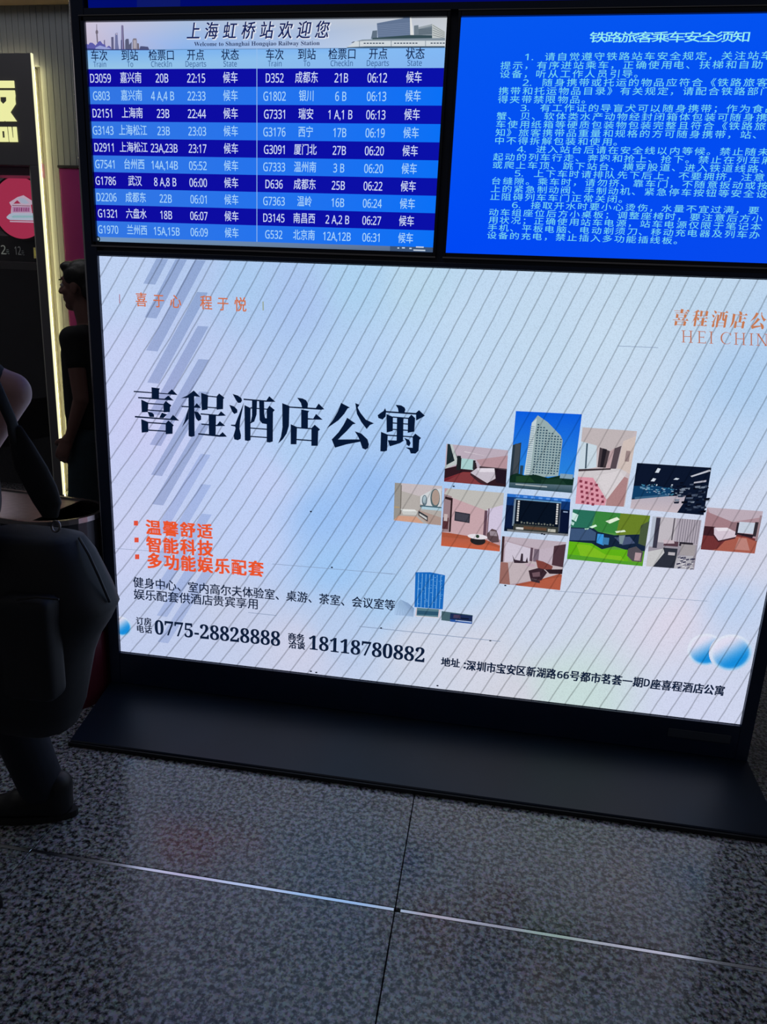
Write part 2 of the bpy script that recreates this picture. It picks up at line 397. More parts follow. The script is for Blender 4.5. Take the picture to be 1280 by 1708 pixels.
JIU = [[(848,127),(890,140),(918,160),(923,180),(913,197),(893,199),(877,180)],[(822,213),(862,227),(886,252),(886,275),(862,286),(846,268)],
 [(938,192),(925,260),(908,340),(903,400),(915,455),(912,482),(890,493),(862,486),(856,455),(872,400),(868,385),(835,378),(835,370),(868,370),(885,325)],
 [(935,164),(1115,179),(1138,145),(1187,190),(1115,190),(935,175)],[(942,215),(990,238),(990,493),(968,499),(945,494)],[(1118,248),(1140,220),(1182,255),(1168,270),(1166,503),(1142,511),(1118,508)],
 [(988,233),(1120,244),(1120,252),(988,242)],[(1002,178),(1042,182),(1038,290),(1020,345),(988,362),(1002,300)],[(1058,182),(1098,186),(1099,290),(1106,318),(1120,320),(1120,366),(1082,360),(1062,335)],
 [(988,392),(1120,402),(1120,411),(988,401)],[(988,458),(1120,467),(1120,476),(988,467)]]
DIAN = [[(55,200),(112,222),(110,300),(108,380),(90,440),(60,485),(22,520),(45,465),(57,390)],[(173,157),(215,163),(245,178),(259,205),(256,236),(212,236),(203,200)],
 [(108,226),(320,238),(343,203),(388,248),(360,253),(108,236)],[(205,250),(270,262),(259,275),(258,396),(205,396)],[(256,318),(300,322),(322,285),(375,331),(256,330)],
 [(122,366),(172,388),(168,525),(122,525)],[(286,397),(312,370),(355,408),(340,420),(336,537),(285,537)],[(170,388),(288,397),(288,407),(170,398)],[(168,482),(288,491),(288,501),(168,492)]]
GONG = [[(520,198),(590,235),(572,242),(545,285),(500,335),(405,401),(455,335),(495,265)],[(632,200),(665,213),(651,235),(672,275),(715,330),(780,360),(748,373),(722,405),(680,350),(645,285)],
 [(568,315),(636,362),(612,368),(565,420),(500,482),(470,510),(446,487),(500,430),(540,370)],[(445,484),(490,487),(660,486),(695,500),(560,526),(472,552)],[(628,422),(680,440),(728,485),(740,525),(733,555),(712,567),(688,556),(670,500),(655,465)]]
YU = [[(950,213),(995,218),(1022,235),(1028,252),(1020,276),(975,276),(968,240)],[(868,238),(876,262),(872,305),(848,330),(815,318),(809,295),(835,275),(855,262)],[(872,262),(1110,278),(1135,255),(1182,299),(1165,310),(1112,338),(1112,291),(872,274)],
 [(878,286),(930,308),(928,420),(880,432)],[(1048,320),(1075,290),(1105,318),(1098,425),(1046,434)],[(928,305),(1050,315),(1050,325),(928,315)],[(928,352),(1050,361),(1050,370),(928,361)],[(928,402),(1050,411),(1050,420),(928,411)],
 [(962,312),(1013,316),(1010,492),(958,500)],[(835,426),(889,448),(883,575),(860,582),(830,580)],[(1085,465),(1106,440),(1152,475),(1138,490),(1132,575),(1108,598),(1070,597),(1060,568),(1028,549),(1085,552)],[(887,448),(1087,462),(1087,471),(887,458)],
 [(888,492),(960,495),(1022,492),(985,516),(905,541)],[(1018,473),(1058,490),(1070,515),(1058,541),(1038,528),(1034,500)]]
CH = [([[(x/4.7407+210, y/4.7407+630) for x, y in p] for p in g]) for g in (XI, CHENG, JIU)] + [([[(x/4.7407+460, y/4.7407+630) for x, y in p] for p in g]) for g in (DIAN, GONG, YU)]
for g in CH:
    flat('large_character', [([P(*q) for q in p], (8, 24, 52)) for p in g], m_screen, LEDP_, layer=8)
# the same characters, smaller and orange, as the logo at upper right
allx = [P(*q) for g in CH for p in g for q in p]
gx0, gx1 = min(q.x for q in allx), max(q.x for q in allx); gz0, gz1 = min(q.z for q in allx), max(q.z for q in allx)
la, lb = P(1125, 515), P(1125, 543)
lw = (P(1252, 552).x-P(1125, 543).x)/4.0
hg = (la.z-lb.z)
for gi, g in enumerate(CH):
    pts = [P(*q) for p in g for q in p]; x0, x1 = min(q.x for q in pts), max(q.x for q in pts); z0, z1 = min(q.z for q in pts), max(q.z for q in pts)
    sx = lw*.84/(x1-x0); sz = hg/(z1-z0); ox = la.x+gi*lw*1.0
    if ox+lw > LX1-.01: break
    polys = []
    for p in g:
        polys.append(([(ox+(P(*q).x-x0)*sx, lb.z+(P(*q).z-z0)*sz) for q in p], (196, 122, 84)))
    flat('logo_character', polys, m_screen, LEDP_, layer=8, label='small orange character')
T = Text()
a, b = P(1136, 577), P(1280, 552)
LGc = (188, 112, 84)
def logo_latin():
    pol = []
    def q(x, y): y = y+(x-660)*.043; return P(1000+x/4.571, 420+y/4.571)
    def bar_(x0, x1, y0, y1): pol.append(([q(x0, y0), q(x1, y0), q(x1, y1), q(x0, y1)], LGc))
    def stem(x, w=9): bar_(x-w/2, x+w/2, 602, 690); bar_(x-15, x+15, 600, 604); bar_(x-15, x+15, 688, 692)
    for x0, x1 in ((640, 696), (1040, 1098)): stem(x0); stem(x1); bar_(x0, x1, 643, 648)
    stem(760); bar_(760, 806, 600, 605); bar_(760, 796, 643, 648); bar_(760, 810, 687, 692); bar_(802, 806, 600, 618); bar_(806, 810, 676, 692); bar_(793, 796, 636, 655)
    stem(850); stem(1155)
    n = 26; pts = []
    for k in range(n+1): a = math.radians(42+276*k/n); pts.append((965+44*math.cos(a), 646-46*math.sin(a)))
    for k in range(n, -1, -1): a = math.radians(42+276*k/n); pts.append((968+36*math.cos(a), 646-43*math.sin(a)))
    pol.append(([q(*p) for p in pts], LGc)); bar_(996, 1000, 603, 626)
    stem(1205, 5); stem(1268, 5); pol.append(([q(1196, 600), q(1210, 600), q(1272, 692), q(1262, 692)], LGc))
    return pol
flat('logo_lettering', logo_latin(), m_screen, LEDP_, layer=8, label='thin orange capital letters')
OR = (206, 112, 74)
def cells(s, u0, u1, v0, v1, slope_v, col, bold=0.0, cond=.92, T=T):
    "one glyph per equal cell from photo px u0..u1; v0/v1 = top/bottom at u0; v at u1 shifted by slope_v"
    n = len(s)
    for i, ch in enumerate(s):
        if ch == ' ': continue
        a0 = u0+(u1-u0)*i/n; a1 = u0+(u1-u0)*(i+1)/n; am = (a0+a1)/2; dv = slope_v*(am-u0)/(u1-u0)
        h = (v1-v0); xa = P(a0, (v0+v1)/2+dv).x; xb = P(a1, (v0+v1)/2+dv).x; zc = P(am, (v0+v1)/2+dv).z; ht = P(am, v0+dv).z-P(am, v1+dv).z
        xo = -(xb-xa)*.30 if ch in '、，。' else 0
        T.put(ch, (xa+xb)/2+xo, zc, ht*1.05, (xb-xa)/(ht*1.05)*cond, col, bold)
T.put('喜', P(237, 500).x, P(237, 500).z, .052, .9, OR, .012); T.put('于', P(266, 502).x, P(266, 502).z, .05, .9, OR, .01); T.put('心', P(294, 503).x, P(294, 503).z, .05, .9, OR, .012)
T.put('程', P(345, 505).x, P(345, 505).z, .052, .9, OR, .012); T.put('于', P(373, 507).x, P(373, 507).z, .05, .9, OR, .01); T.put('悦', P(402, 508).x, P(402, 508).z, .052, .9, OR, .012)
RED = (232, 84, 44)
cells('温馨舒适', 243, 357, 866, 891, 8, RED, .040); cells('智能科技', 243, 358, 894, 920, 8, RED, .040); cells('多功能娱乐配套', 245, 442, 921, 947, 15, RED, .040)
NV = (14, 30, 58)
cells('健身中心、室内高尔夫体验室、桌游、茶室、会议室等', 223, 660, 961, 979, 39, NV, .016, 1.0)
cells('娱乐配套供酒店贵宾享用', 224, 432, 981, 999, 17, NV, .016, 1.0)
cells('订房', 228, 254, 1028, 1041, 2, NV, .03, 1.0); cells('电话', 229, 255, 1041, 1054, 2, NV, .03, 1.0)
cells('商务', 481, 509, 1054, 1067, 3, NV, .035, 1.0); cells('洽谈', 482, 510, 1067, 1080, 3, NV, .035, 1.0)
def slanted(s, u0, v0, u1, v1, hpx, col, bold=0.0):
    "Latin lettering whose ink runs from (u0, bottom v0) to (u1, bottom v1)"
    a, b = P(u0, v0), P(u1, v1); ht = P(u0, v0-hpx).z-a.z
    T.fit(s, a.x, b.x, a.z, a.z+ht, col, bold, slope=(b.z-a.z)/(b.x-a.x))
slanted(serif('0775-28828888'), 260, 1057, 468, 1077, 24, NV, .012); slanted(serif('18118780882'), 516, 1082, 708, 1104, 24, NV, .012)
cells('地址', 736, 768, 1095, 1110, 3, NV, .036, 1.0)
T.put(':', P(776, 1106).x, P(776, 1106).z, .05, 1.1, NV, .03)
cells('深圳市宝安区新湖路', 778, 928, 1100, 1117, 15, NV, .036, 1.0)
cells(sans('66'), 929, 950, 1116, 1131, 2, NV, .034, 1.75)
cells('号都市茗荟一期', 950, 1073, 1117, 1134, 12, NV, .036, 1.0)
cells(sans('D'), 1073, 1085, 1129, 1145, 1, NV, .034, 1.3)
cells('座喜程酒店公寓', 1085, 1209, 1131, 1148, 12, NV, .036, 1.0)
T.done('lettering', m_screen, LEDP_, layer=9)
sq = []
for (u, v) in ((228, 872), (229, 900), (230, 928)):
    sq.append(([P(u-3.5, v-4), P(u+3.5, v-4), P(u+3.5, v+4), P(u-3.5, v+4)], (222, 80, 60)))
for (u, v, c) in ((201, 499, (170, 130, 150)), (440, 511, (150, 160, 130))):
    sq.append(([P(u-1, v-8), P(u+.6, v-8), P(u+.8, v+7), P(u-.8, v+7)], c))
for q_ in sq: flat('bullet_mark', [q_], m_screen, LEDP_, layer=9)
# faint panel seams between the LED tiles, one dead pixel cluster here and there
seam = []
for (u0, v0, u1, v1, t) in ((190, 914, 300, 922, .5), (455, 940, 660, 957, .6), (415, 1021, 462, 1026, .7), (600, 1044, 835, 1069, .8), (1030, 577, 1098, 580, .7), (925, 985, 1180, 1002, .5), (635, 955, 655, 957, .7)):
    seam.append(([P(u0, v0-t*.6), P(u1, v1-t*.6), P(u1, v1+t*.6), P(u0, v0+t*.6)], (128, 146, 176)))
for (u, v) in ((636, 1047), (519, 853), (904, 890), (908, 891), (554, 946), (757, 811), (843, 976), (519, 1119), (528, 1121), (730, 1143), (818, 1068)):
    seam.append(([P(u-2, v-1), P(u+1.5, v-1.4), P(u+2.2, v+.8), P(u-.8, v+1)], (18, 26, 44)))
for q_ in seam: flat('panel_seam', [q_], m_screen, LEDP_, layer=7)
# ---- photographs of the collage
def quadmap(c):
    W_ = [P(*q) for q in c]
    def f(u, v):
        a = W_[0]*(1-u)+W_[1]*u; b = W_[3]*(1-u)+W_[2]*u; r = a*(1-v)+b*v; return (r.x, r.z)
    return f
def photo(corners, items, label):
    f = quadmap(corners); polys = []
    for it in items:
        pts, c = it[0], it[1]; polys.append(([f(*p) for p in pts], c))
    return flat('photo', polys, m_ledphoto, LEDP_, layer=3, label=label)
FULL = [(0,0),(1,0),(1,1),(0,1)]
def R_(u0, v0, u1, v1): return [(u0,v0),(u1,v0),(u1,v1),(u0,v1)]
def vg(pts, top, bot):
    lo = min(p[1] for p in pts); hi = max(p[1] for p in pts)
    return (pts, [tuple(top[i]+(bot[i]-top[i])*((p[1]-lo)/(hi-lo+1e-9)) for i in range(3)) for p in pts])
def el(cx, cy, rx, ry, n=20): return [(cx+rx*math.cos(2*math.pi*i/n), cy+ry*math.sin(2*math.pi*i/n)) for i in range(n)]
photo([(745,740),(848,751),(844,812),(741,803)], [
 (FULL,(176,158,172)), (R_(0,0,1,.55),(186,172,186)), ([(.02,0),(.09,0),(.2,.35),(.02,.62)],(30,44,50)), ([(.06,0),(.1,0),(.2,.4),(.2,.5),(0,.66),(0,.58),(.15,.42)],(186,196,196)),
 ([(0,.66),(.18,.56),(.22,.32),(.5,.42),(.52,.56),(1,.58),(1,1),(0,1)],(46,26,34)), vg([(.0,.92),(.3,.7),(.5,.68),(.72,1),(0,1)],(140,60,62),(96,28,40)), ([(.05,.96),(.3,.72),(.46,.7),(.6,1),(0,1)],(128,58,62)),
 (R_(.26,.34,.46,.62),(168,206,206)), (R_(.19,.28,.25,.66),(28,36,40)), (R_(.45,.36,.49,.6),(40,40,46)), ([(.5,.34),(1,.14),(1,.5),(.82,.54),(.58,.5)],(178,144,152)), (R_(.56,.5,1,.58),(76,62,70)),
 ([(.42,.7),(.52,.56),(.8,.52),(.84,.78),(.7,.94),(.6,.86)],(196,188,200)), ([(.52,.56),(.8,.52),(.82,.62),(.56,.66)],(222,216,226)), ([(.8,.52),(1,.54),(1,.92),(.84,.9)],(34,22,34)), ([(.42,.7),(.6,.86),(.7,.94),(.7,1),(.56,.94),(.42,.76)],(60,36,44)),
 ([(.3,.14),(.6,.2),(.7,.22),(.3,.17)],(206,196,206))], 'photo of a bedroom with white bed and dark floor')
photo([(659,805),(738,810.5),(736,876),(657,867.5)], [
 (FULL,(176,170,166)), (R_(0,0,.14,1),(150,146,140)), ([(.14,.02),(.5,.3),(.52,.72),(.14,.8)],(178,172,168)), ([(.14,0),(1,0),(1,.12),(.52,.3),(.14,.2)],(196,186,190)), (R_(.13,.05,.15,.82),(110,104,98)),
 ([(.55,.3),(.78,.12),(.98,.06),(1,.62),(.62,.52),(.55,.5)],(206,210,214)), (el(.64,.4,.055,.14),(96,116,128)), (el(.64,.38,.035,.1),(164,184,194)), (el(.86,.32,.1,.24),(84,104,110)), (el(.87,.3,.08,.2),(170,150,140)), 
 (R_(.55,.53,1,.58),(60,92,108)), (R_(.58,.56,1,.63),(170,200,214)), ([(.14,.68),(.44,.66),(.5,.7),(.48,.8),(.2,.82)],(198,200,198)), ([(.14,.68),(.44,.66),(.48,.7),(.2,.73)],(226,228,226)), ([(.1,.86),(.48,.84),(.64,1),(.0,1)],(206,158,134)), 
 ([(.52,.66),(1,.8),(1,1),(.74,1),(.52,.82)],(170,148,140)), ([(.52,.68),(.72,.8),(.72,.94),(.52,.8)],(50,54,60)), ([(.54,.74),(.7,.84),(.7,.9),(.54,.79)],(196,196,196)), (R_(0,.62,.12,.66),(170,150,120))], 'photo of a bathroom with mirrors and white tub')
photo([(742,814),(841,822),(834,919.5),(736,910)], [
 (FULL,(186,152,158)), ([(.06,0),(1,0),(1,.24),(.72,.32),(.1,.14),(.0,.1)],(188,186,182)), ([(0,.1),(.1,.14),(.72,.32),(.7,.8),(0,.78)],(196,164,170)), ([(0,.1),(.13,.13),(.13,.74),(0,.76)],(150,126,132)), 
 ([(.02,.14),(.15,.16),(.15,.74),(.12,.75),(.12,.2),(.02,.18)],(44,28,32)), (R_(0,.5,.1,.7),(86,50,56)), (R_(.02,.44,.08,.56),(196,180,180)),
 ([(.2,.38),(.46,.4),(.46,.56),(.2,.54)],(48,48,60)), ([(.22,.4),(.44,.42),(.44,.54),(.22,.52)],(66,66,78)), ([(.74,.3),(1,.2),(1,.8),(.78,.76)],(206,196,220)), (R_(.7,.32,.75,.78),(96,70,84)), (R_(.76,.28,.78,.76),(120,96,110)),
 ([(0,.76),(.12,.76),(.68,.8),(1,.9),(1,1),(0,1)],(166,84,60)), vg([(0,.84),(.5,.84),(1,.94),(1,1),(0,1)],(176,92,70),(196,96,66)), (el(.62,.85,.13,.075),(36,34,38)), (el(.61,.78,.17,.045),(226,220,228)), (el(.61,.775,.03,.03),(40,60,46)), 
 ([(.76,.72),(.84,.62),(.92,.64),(.96,.74),(.98,.84),(.86,.86),(.78,.8)],(88,70,76)), ([(.8,.66),(.92,.66),(.94,.74),(.82,.74)],(150,136,146))], 'photo of a living room with round table and television')
tw = [vg(FULL,(10,92,222),(46,140,222)), ([(0,.44),(.13,.4),(.14,.84),(.0,.86)],(40,54,66)), (R_(.04,.42,.12,.82),(64,72,80)), (R_(.15,.7,.2,.84),(40,66,90)),
 ([(.26,.14),(.34,.04),(.5,.12),(.72,.28),(.76,.34),(.76,.8),(.46,.84),(.22,.82)],(150,172,176)), ([(.26,.14),(.33,.08),(.31,.82),(.22,.82)],(196,210,214))]
for i in range(20):
    v = .15+i*.034
    for j in range(9):
        u = .35+j*.046; t = .13+j*.022
        if v > t and v < .8-.005*j: tw.append((R_(u, v, u+.026, v+.017), (52, 84, 104) if j % 3 else (36, 62, 84)))
for i in range(24): tw.append((R_(.24, .18+i*.027, .31, .18+i*.027+.008), (110,140,160)))
tw += [([(0,.84),(.1,.8),(.22,.82),(.4,.8),(.6,.83),(.8,.78),(1,.8),(1,.96),(0,.96)],(16,44,34)), ([(.1,.84),(.3,.82),(.4,.9),(.1,.92)],(30,64,40)), ([(.5,.86),(.8,.82),(.9,.9),(.5,.92)],(26,56,44)), vg([(0,.93),(1,.9),(1,1),(0,1)],(90,112,124),(40,70,84)), (R_(.1,.94,.6,.955),(170,180,184)), (R_(.78,.76,.98,.82),(130,160,180))]
photo([(861,685.5),(971,691),(954,821),(849,812)], tw, 'photo of a tall white apartment tower under blue sky')
th = [(FULL,(10,22,44)), (R_(0,0,1,.1),(40,110,200)), (R_(0,.08,1,.3),(16,52,110)), (R_(.12,.12,.86,.84),(120,140,160)), (R_(.15,.14,.84,.82),(8,18,34)), (R_(.14,.1,.86,.13),(90,150,200)), (R_(0,.3,.12,.9),(12,26,60)), (R_(.86,.32,1,.9),(10,20,50)), (R_(.9,.34,.97,.37),(150,170,200)), (R_(.84,.14,.86,.9),(70,80,96)), (R_(.05,.94,1,1),(120,124,130)), (R_(.14,.78,.84,.95),(56,60,58))]
for i in range(9): th += [(R_(.18,.16+i*.062,.21,.16+i*.062+.045),(206,206,206)), (R_(.79,.16+i*.062,.82,.16+i*.062+.045),(216,216,216))]
for i in range(12): th.append((R_(.25+i*.045,.7+.02*(i%2),.275+i*.045,.75),(110,116,110)))
th += [(R_(.3,.82,.66,.9),(96,70,54)), (R_(.18,.86,.3,.92),(200,200,200)), (R_(.68,.84,.8,.92),(180,180,170))]
for i in range(7): th.append((R_(.14+i*.12,.02,.2+i*.12,.07),(90,150,230)))
photo([(846.5,823),(952,832),(948,894),(841,885.5)], th, 'photo of a dark cinema room with lit wall lamps')
photo([(838,894),(945,904),(934.5,984),(833,973)], [
 (FULL,(176,158,170)), ([(.04,0),(1,0),(1,.1),(.66,.2),(.4,.16),(.04,.08)],(186,172,184)), (R_(0,0,.04,.54),(60,40,44)), ([(.06,.1),(.46,.2),(.48,.5),(.06,.54)],(204,196,212)), (R_(.46,.18,.5,.46),(90,70,84)), (R_(.52,.2,.6,.46),(116,100,116)), ([(.6,.2),(.82,.12),(.82,.48),(.6,.46)],(190,176,190)), ([(.82,.1),(1,.04),(1,.58),(.82,.52)],(74,50,60)),
 ([(0,.54),(.5,.46),(1,.52),(1,.7),(.6,.84),(.14,1),(0,1)],(190,176,182)), ([(0,.54),(.12,.54),(.18,1),(0,1)],(150,104,98)), ([(.26,.98),(.7,.8),(.96,.66),(1,.68),(1,1),(.3,1)],(160,82,62)), ([(.36,1),(.76,.8),(1,.72),(1,1)],(176,90,68)),
 ([(.18,.36),(.22,.46),(.4,.48),(.42,.38),(.44,.5),(.34,.52),(.22,.53)],(52,38,50)), ([(.32,.32),(.35,.32),(.36,.5),(.31,.5)],(56,44,56)), ([(.46,.66),(.66,.56),(.76,.66),(.68,.84),(.5,.82)],(56,38,48)), ([(.52,.7),(.64,.66),(.66,.76),(.54,.78)],(110,84,94)), (el(.48,.54,.08,.035),(190,166,180)), ([(.56,.42),(.68,.44),(.84,.52),(.82,.62),(.6,.58)],(126,66,60)), ([(.72,.6),(1,.56),(1,.66),(.8,.68)],(44,30,38)), ([(.5,.82),(.52,.88),(.66,.9),(.66,.84)],(60,46,54))], 'photo of a lounge with dark chairs on a pale rug')
bed = [(FULL,(196,184,188)), ([(0,0),(.96,0),(.9,.16),(.62,.28),(0,.18)],(190,180,182)), ([(0,.18),(.3,.22),(.34,.5),(0,.56)],(198,214,226)), ([(.1,.2),(.13,.2),(.15,.52),(.12,.53)],(60,80,96)), ([(.36,.24),(.56,.28),(.52,.5),(.36,.5)],(70,60,66)), ([(.42,.25),(.5,.26),(.47,.5),(.41,.5)],(34,30,38)), ([(.56,.28),(.64,.24),(.6,.54),(.52,.52)],(186,160,164)), ([(.64,.24),(.76,.2),(.72,.5),(.6,.54)],(84,72,80)), ([(.78,.14),(1,.06),(1,.56),(.74,.5)],(206,190,184)), (R_(.86,.26,.94,.4),(150,130,130)),
 ([(0,.54),(.3,.52),(.8,.5),(.94,.54),(.9,.62),(.62,.92),(.3,.66),(0,.64)],(206,200,204)), ([(0,.54),(.62,.5),(.62,.52),(0,.57)],(60,50,56)), ([(0,.64),(.3,.64),(.62,.92),(.6,1),(0,1)],(216,150,166)), ([(.62,.92),(.9,.6),(.98,.62),(.98,1),(.62,1)],(170,130,132)), ([(.34,.62),(.8,.52),(.9,.6),(.64,.9)],(214,208,212))]
for i in range(6):
    for j in range(5):
        u = .04+i*.105+.02*j; v = .68+j*.068+.012*i
        if v < .98 and u < .3+ (v-.64)*1.0: bed.append((R_(u, v, u+.055, v+.034), (134, 56, 76)))
photo([(972,712.5),(1063,719),(1042,845),(960,840)], bed, 'photo of a bedroom with pink chequered rug')
gym = [(FULL,(12,22,44)), ([(0,.5),(.3,.46),(.56,.5),(.5,.64),(0,.78)],(16,60,100)), vg([(0,.8),(.5,.66),(.72,.62),(.7,.8),(.64,1),(0,1)],(176,170,184),(196,182,190)), ([(.04,.74),(.5,.62),(.5,.66),(.04,.79)],(56,96,130))]
for (u, v, w_, h) in ((.26,.08,.07,.1),(.22,.3,.07,.07),(.52,.26,.08,.04),(.5,.4,.03,.03),(.3,.42,.02,.04)): gym.append(([(u,v+h),(u+w_*.4,v),(u+w_,v+.01),(u+w_*.7,v+h)], (206,216,228)))
gym += [([(.74,.2),(.98,.04),(1,.07),(.76,.22)],(190,194,206)), ([(.8,.32),(.96,.26),(.96,.3),(.8,.35)],(176,176,190))]
random.seed(11)
for i in range(60):
    u = .08+random.random()*.5; v = .42+random.random()*.2; s = .01+random.random()*.015
    gym.append((R_(u, v, u+s*1.6, v+s), random.choice([(70,140,170),(110,150,180),(30,80,120),(150,170,190)])))
for i in range(80):
    u = .56+random.random()*.42; v = .34+random.random()*.6; s = .012+random.random()*.03
    if v > .5+(.9-u)*.9 and u < .66: continue
    gym.append(([(u, v),(u+s*2, v-s*.5),(u+s*1.8, v+s*.8),(u+s*.2, v+s)], random.choice([(10,14,30),(20,28,48),(120,132,150),(40,52,74),(8,10,22),(70,82,104)])))
photo([(1063,772),(1187,780),(1174,859),(1051.5,848)], gym, 'photo of a dark gym with rows of machines')
photo([(956,849),(1085,860),(1072,944),(946,932)], [
 vg(FULL,(60,128,80),(100,160,40)), ([(0,0),(.3,0),(.26,.4),(0,.36)],(40,110,90)), ([(.3,0),(.62,0),(.7,.4),(.3,.4)],(56,130,60)), ([(.62,0),(1,0),(.96,.3),(.9,.46),(.6,.42)],(104,128,40)), ([(0,.36),(.3,.34),(.36,.4),(.58,.44),(1,.36),(1,.7),(.8,.72),(.6,.66),(.44,.74),(.3,.64),(0,.66)],(20,36,60)), ([(0,.38),(.26,.36),(.34,.42),(.34,.58),(0,.62)],(60,84,120)), ([(.58,.48),(.78,.44),(.86,.56),(.7,.62)],(70,84,116)), ([(.36,.44),(.44,.44),(.46,.66),(.36,.62)],(60,150,220)), (R_(.44,.5,.52,.64),(60,120,170)), ([(.64,.44),(.72,.42),(.7,.6),(.66,.6)],(120,140,150)),
 ([(0,.64),(.3,.64),(.44,.74),(.8,.7),(.8,1),(0,1)],(96,176,24)), ([(.1,.68),(.28,.68),(.5,.84),(.7,.84),(.8,1),(.2,1)],(124,186,34)), ([(.78,.68),(.88,.62),(.98,.72),(.98,.92),(.86,.92),(.78,.82)],(80,76,84)), ([(.88,.74),(.96,.74),(.96,.9),(.88,.9)],(176,150,156)), ([(.0,.9),(1,.94),(1,1),(0,1)],(80,156,44)),
 ([(.44,.18),(.58,.08),(.62,.12),(.5,.22)],(224,238,216)), ([(.58,.36),(.7,.32),(.72,.35),(.6,.39)],(224,238,216)), ([(.24,.32),(.32,.26),(.34,.29),(.28,.34)],(210,240,216)), ([(.0,.06),(.08,.1),(.06,.24),(0,.2)],(200,230,226)), ([(.9,.2),(1,.1),(1,.6),(.9,.56)],(70,86,60)), ([(.0,.24),(.04,.26),(.03,.32),(0,.3)],(190,230,220)), ([(.18,.36),(.24,.34),(.23,.37),(.19,.38)],(180,220,200))], 'photo of an indoor golf room with green carpet')
cur = [(FULL,(150,144,156)), (R_(0,0,.08,.6),(176,184,200)), (R_(.08,.02,.17,.62),(56,56,72)), (R_(.17,.0,.5,.5),(190,184,192)), (R_(.44,0,.47,.52),(96,90,100)), (R_(.5,0,1,.5),(172,164,176))]
for i in range(9): cur.append((R_(.56+i*.05,.0,.575+i*.05,.48),(120,114,128)))
cur += [(R_(.3,.46,.6,.56),(84,60,72)), ([(.28,.44),(.5,.44),(.52,.5),(.3,.52)],(196,180,190)), ([(0,.7),(.3,.62),(.36,.7),(.14,1),(0,1)],(196,196,198)), ([(.3,.6),(.6,.6),(.6,1),(.14,1),(.34,.7)],(44,48,60)), (R_(.62,.46,.9,.54),(40,36,46)), (R_(.66,.5,.96,.72),(160,154,158)), (R_(.42,.68,.56,.74),(180,176,182)), ([(.6,.74),(.94,.72),(.96,1),(.58,1)],(176,174,182))]
random.seed(3)
for i in range(36):
    u = .6+random.random()*.32; v = .76+random.random()*.22; cur.append(([(u,v),(u+.06,v-.02),(u+.07,v+.01),(u+.01,v+.03)], random.choice([(60,60,84),(120,118,134),(206,204,210)])))
photo([(1089,861),(1170.5,867.5),(1158,950),(1078,944)], cur, 'photo of a grey sitting corner by curtains')
photo([(1180,846),(1273,852.5),(1259,923),(1169,916)], [
 (FULL,(170,140,150)), ([(0,0),(1,0),(1,.14),(.62,.26),(.5,.3),(.06,.12)],(186,170,182)), ([(0,.1),(.5,.3),(.5,.5),(0,.44)],(160,124,132)), (R_(.46,.3,.6,.52),(140,110,118)), ([(0,.46),(.18,.46),(.5,.52),(1,.66),(1,1),(0,1)],(110,50,52)), ([(.3,.96),(.5,.62),(.8,.64),(1,.72),(1,1),(.2,1)],(166,92,78)), ([(.62,.94),(.66,.66),(.8,.66),(.9,.94)],(186,130,122)), (R_(.0,.44,.2,.66),(58,30,38)),
 ([(.18,.46),(.42,.44),(.62,.54),(.6,.64),(.3,.76),(.2,.62)],(210,196,210)), ([(.2,.46),(.42,.44),(.5,.5),(.26,.54)],(228,220,230)), ([(.2,.62),(.3,.76),(.6,.64),(.6,.68),(.3,.8),(.2,.68)],(70,36,44)), (R_(.58,.3,.62,.6),(44,34,44)), (R_(.62,.28,.9,.54),(196,206,222)), (R_(.9,.26,.96,.6),(50,44,52)), (R_(.96,.1,1,.7),(150,128,136)), ([(.62,.54),(.92,.56),(.9,.64),(.62,.58)],(40,30,40))], 'photo of a bedroom with red-brown floor by window')
# small building cut-out with its hall
def PX(pts): return [P(*q) for q in pts]
def Z(x, y): return (600+x/3.5556, 930+y/3.5556)
bl = [(PX([Z(332,86),Z(420,86),Z(508,104),Z(494,306),Z(326,292)]), (24,104,190))]
for i in range(7): 
    x = 350+i*22; bl.append((PX([Z(x,92+i*2),Z(x+3,92+i*2),Z(x-6,298),Z(x-9,298)]), (130,190,236)))
random.seed(5)
for i in range(54):
    x = 340+random.random()*150; y = 105+random.random()*175; bl.append((PX([Z(x,y),Z(x+8,y+1),Z(x+8,y+3.5),Z(x,y+2.5)]), random.choice([(120,186,236),(90,160,226),(12,74,150)])))
bl += [(PX([Z(340,294),Z(478,304),Z(474,352),Z(334,344)]), (86,124,140)), (PX([Z(344,310),Z(470,318),Z(468,340),Z(342,334)]), (44,84,110)), (PX([Z(336,296),Z(342,296),Z(338,346),Z(331,346)]), (210,196,206)), (PX([Z(472,304),Z(480,305),Z(474,354),Z(466,353)]), (210,196,206)), (PX([Z(334,340),Z(474,350),Z(474,356),Z(334,346)]), (206,206,214))]
bl += [(PX([Z(488,314),Z(672,338),Z(668,390),Z(486,368)]), (70,98,110)), (PX([Z(540,326),Z(672,342),Z(668,376),Z(536,362)]), (28,44,84)), (PX([Z(540,362),Z(668,378),Z(668,390),Z(538,376)]), (40,84,160)), (PX([Z(570,366),Z(664,376),Z(664,382),Z(570,371)]), (170,190,226)), (PX([Z(560,334),Z(600,338),Z(598,358),Z(556,354)]), (70,60,90)), (PX([Z(600,352),Z(650,357),Z(649,364),Z(600,359)]), (14,22,44))]
flat('building_picture', bl, m_ledphoto, LEDP_, layer=3, label='small picture of a blue office block')
hl = [(PX([Z(212,282),Z(244,248),Z(290,270),Z(324,300),Z(320,350),Z(206,338)]), [(160,192,228),(140,168,206),(130,158,196),(120,150,186),(150,176,212),(170,196,232)])]
for i in range(6): hl.append((PX([Z(244,250),Z(247,250),Z(222+i*19,342),Z(218+i*19,342)]), (150,178,212)))
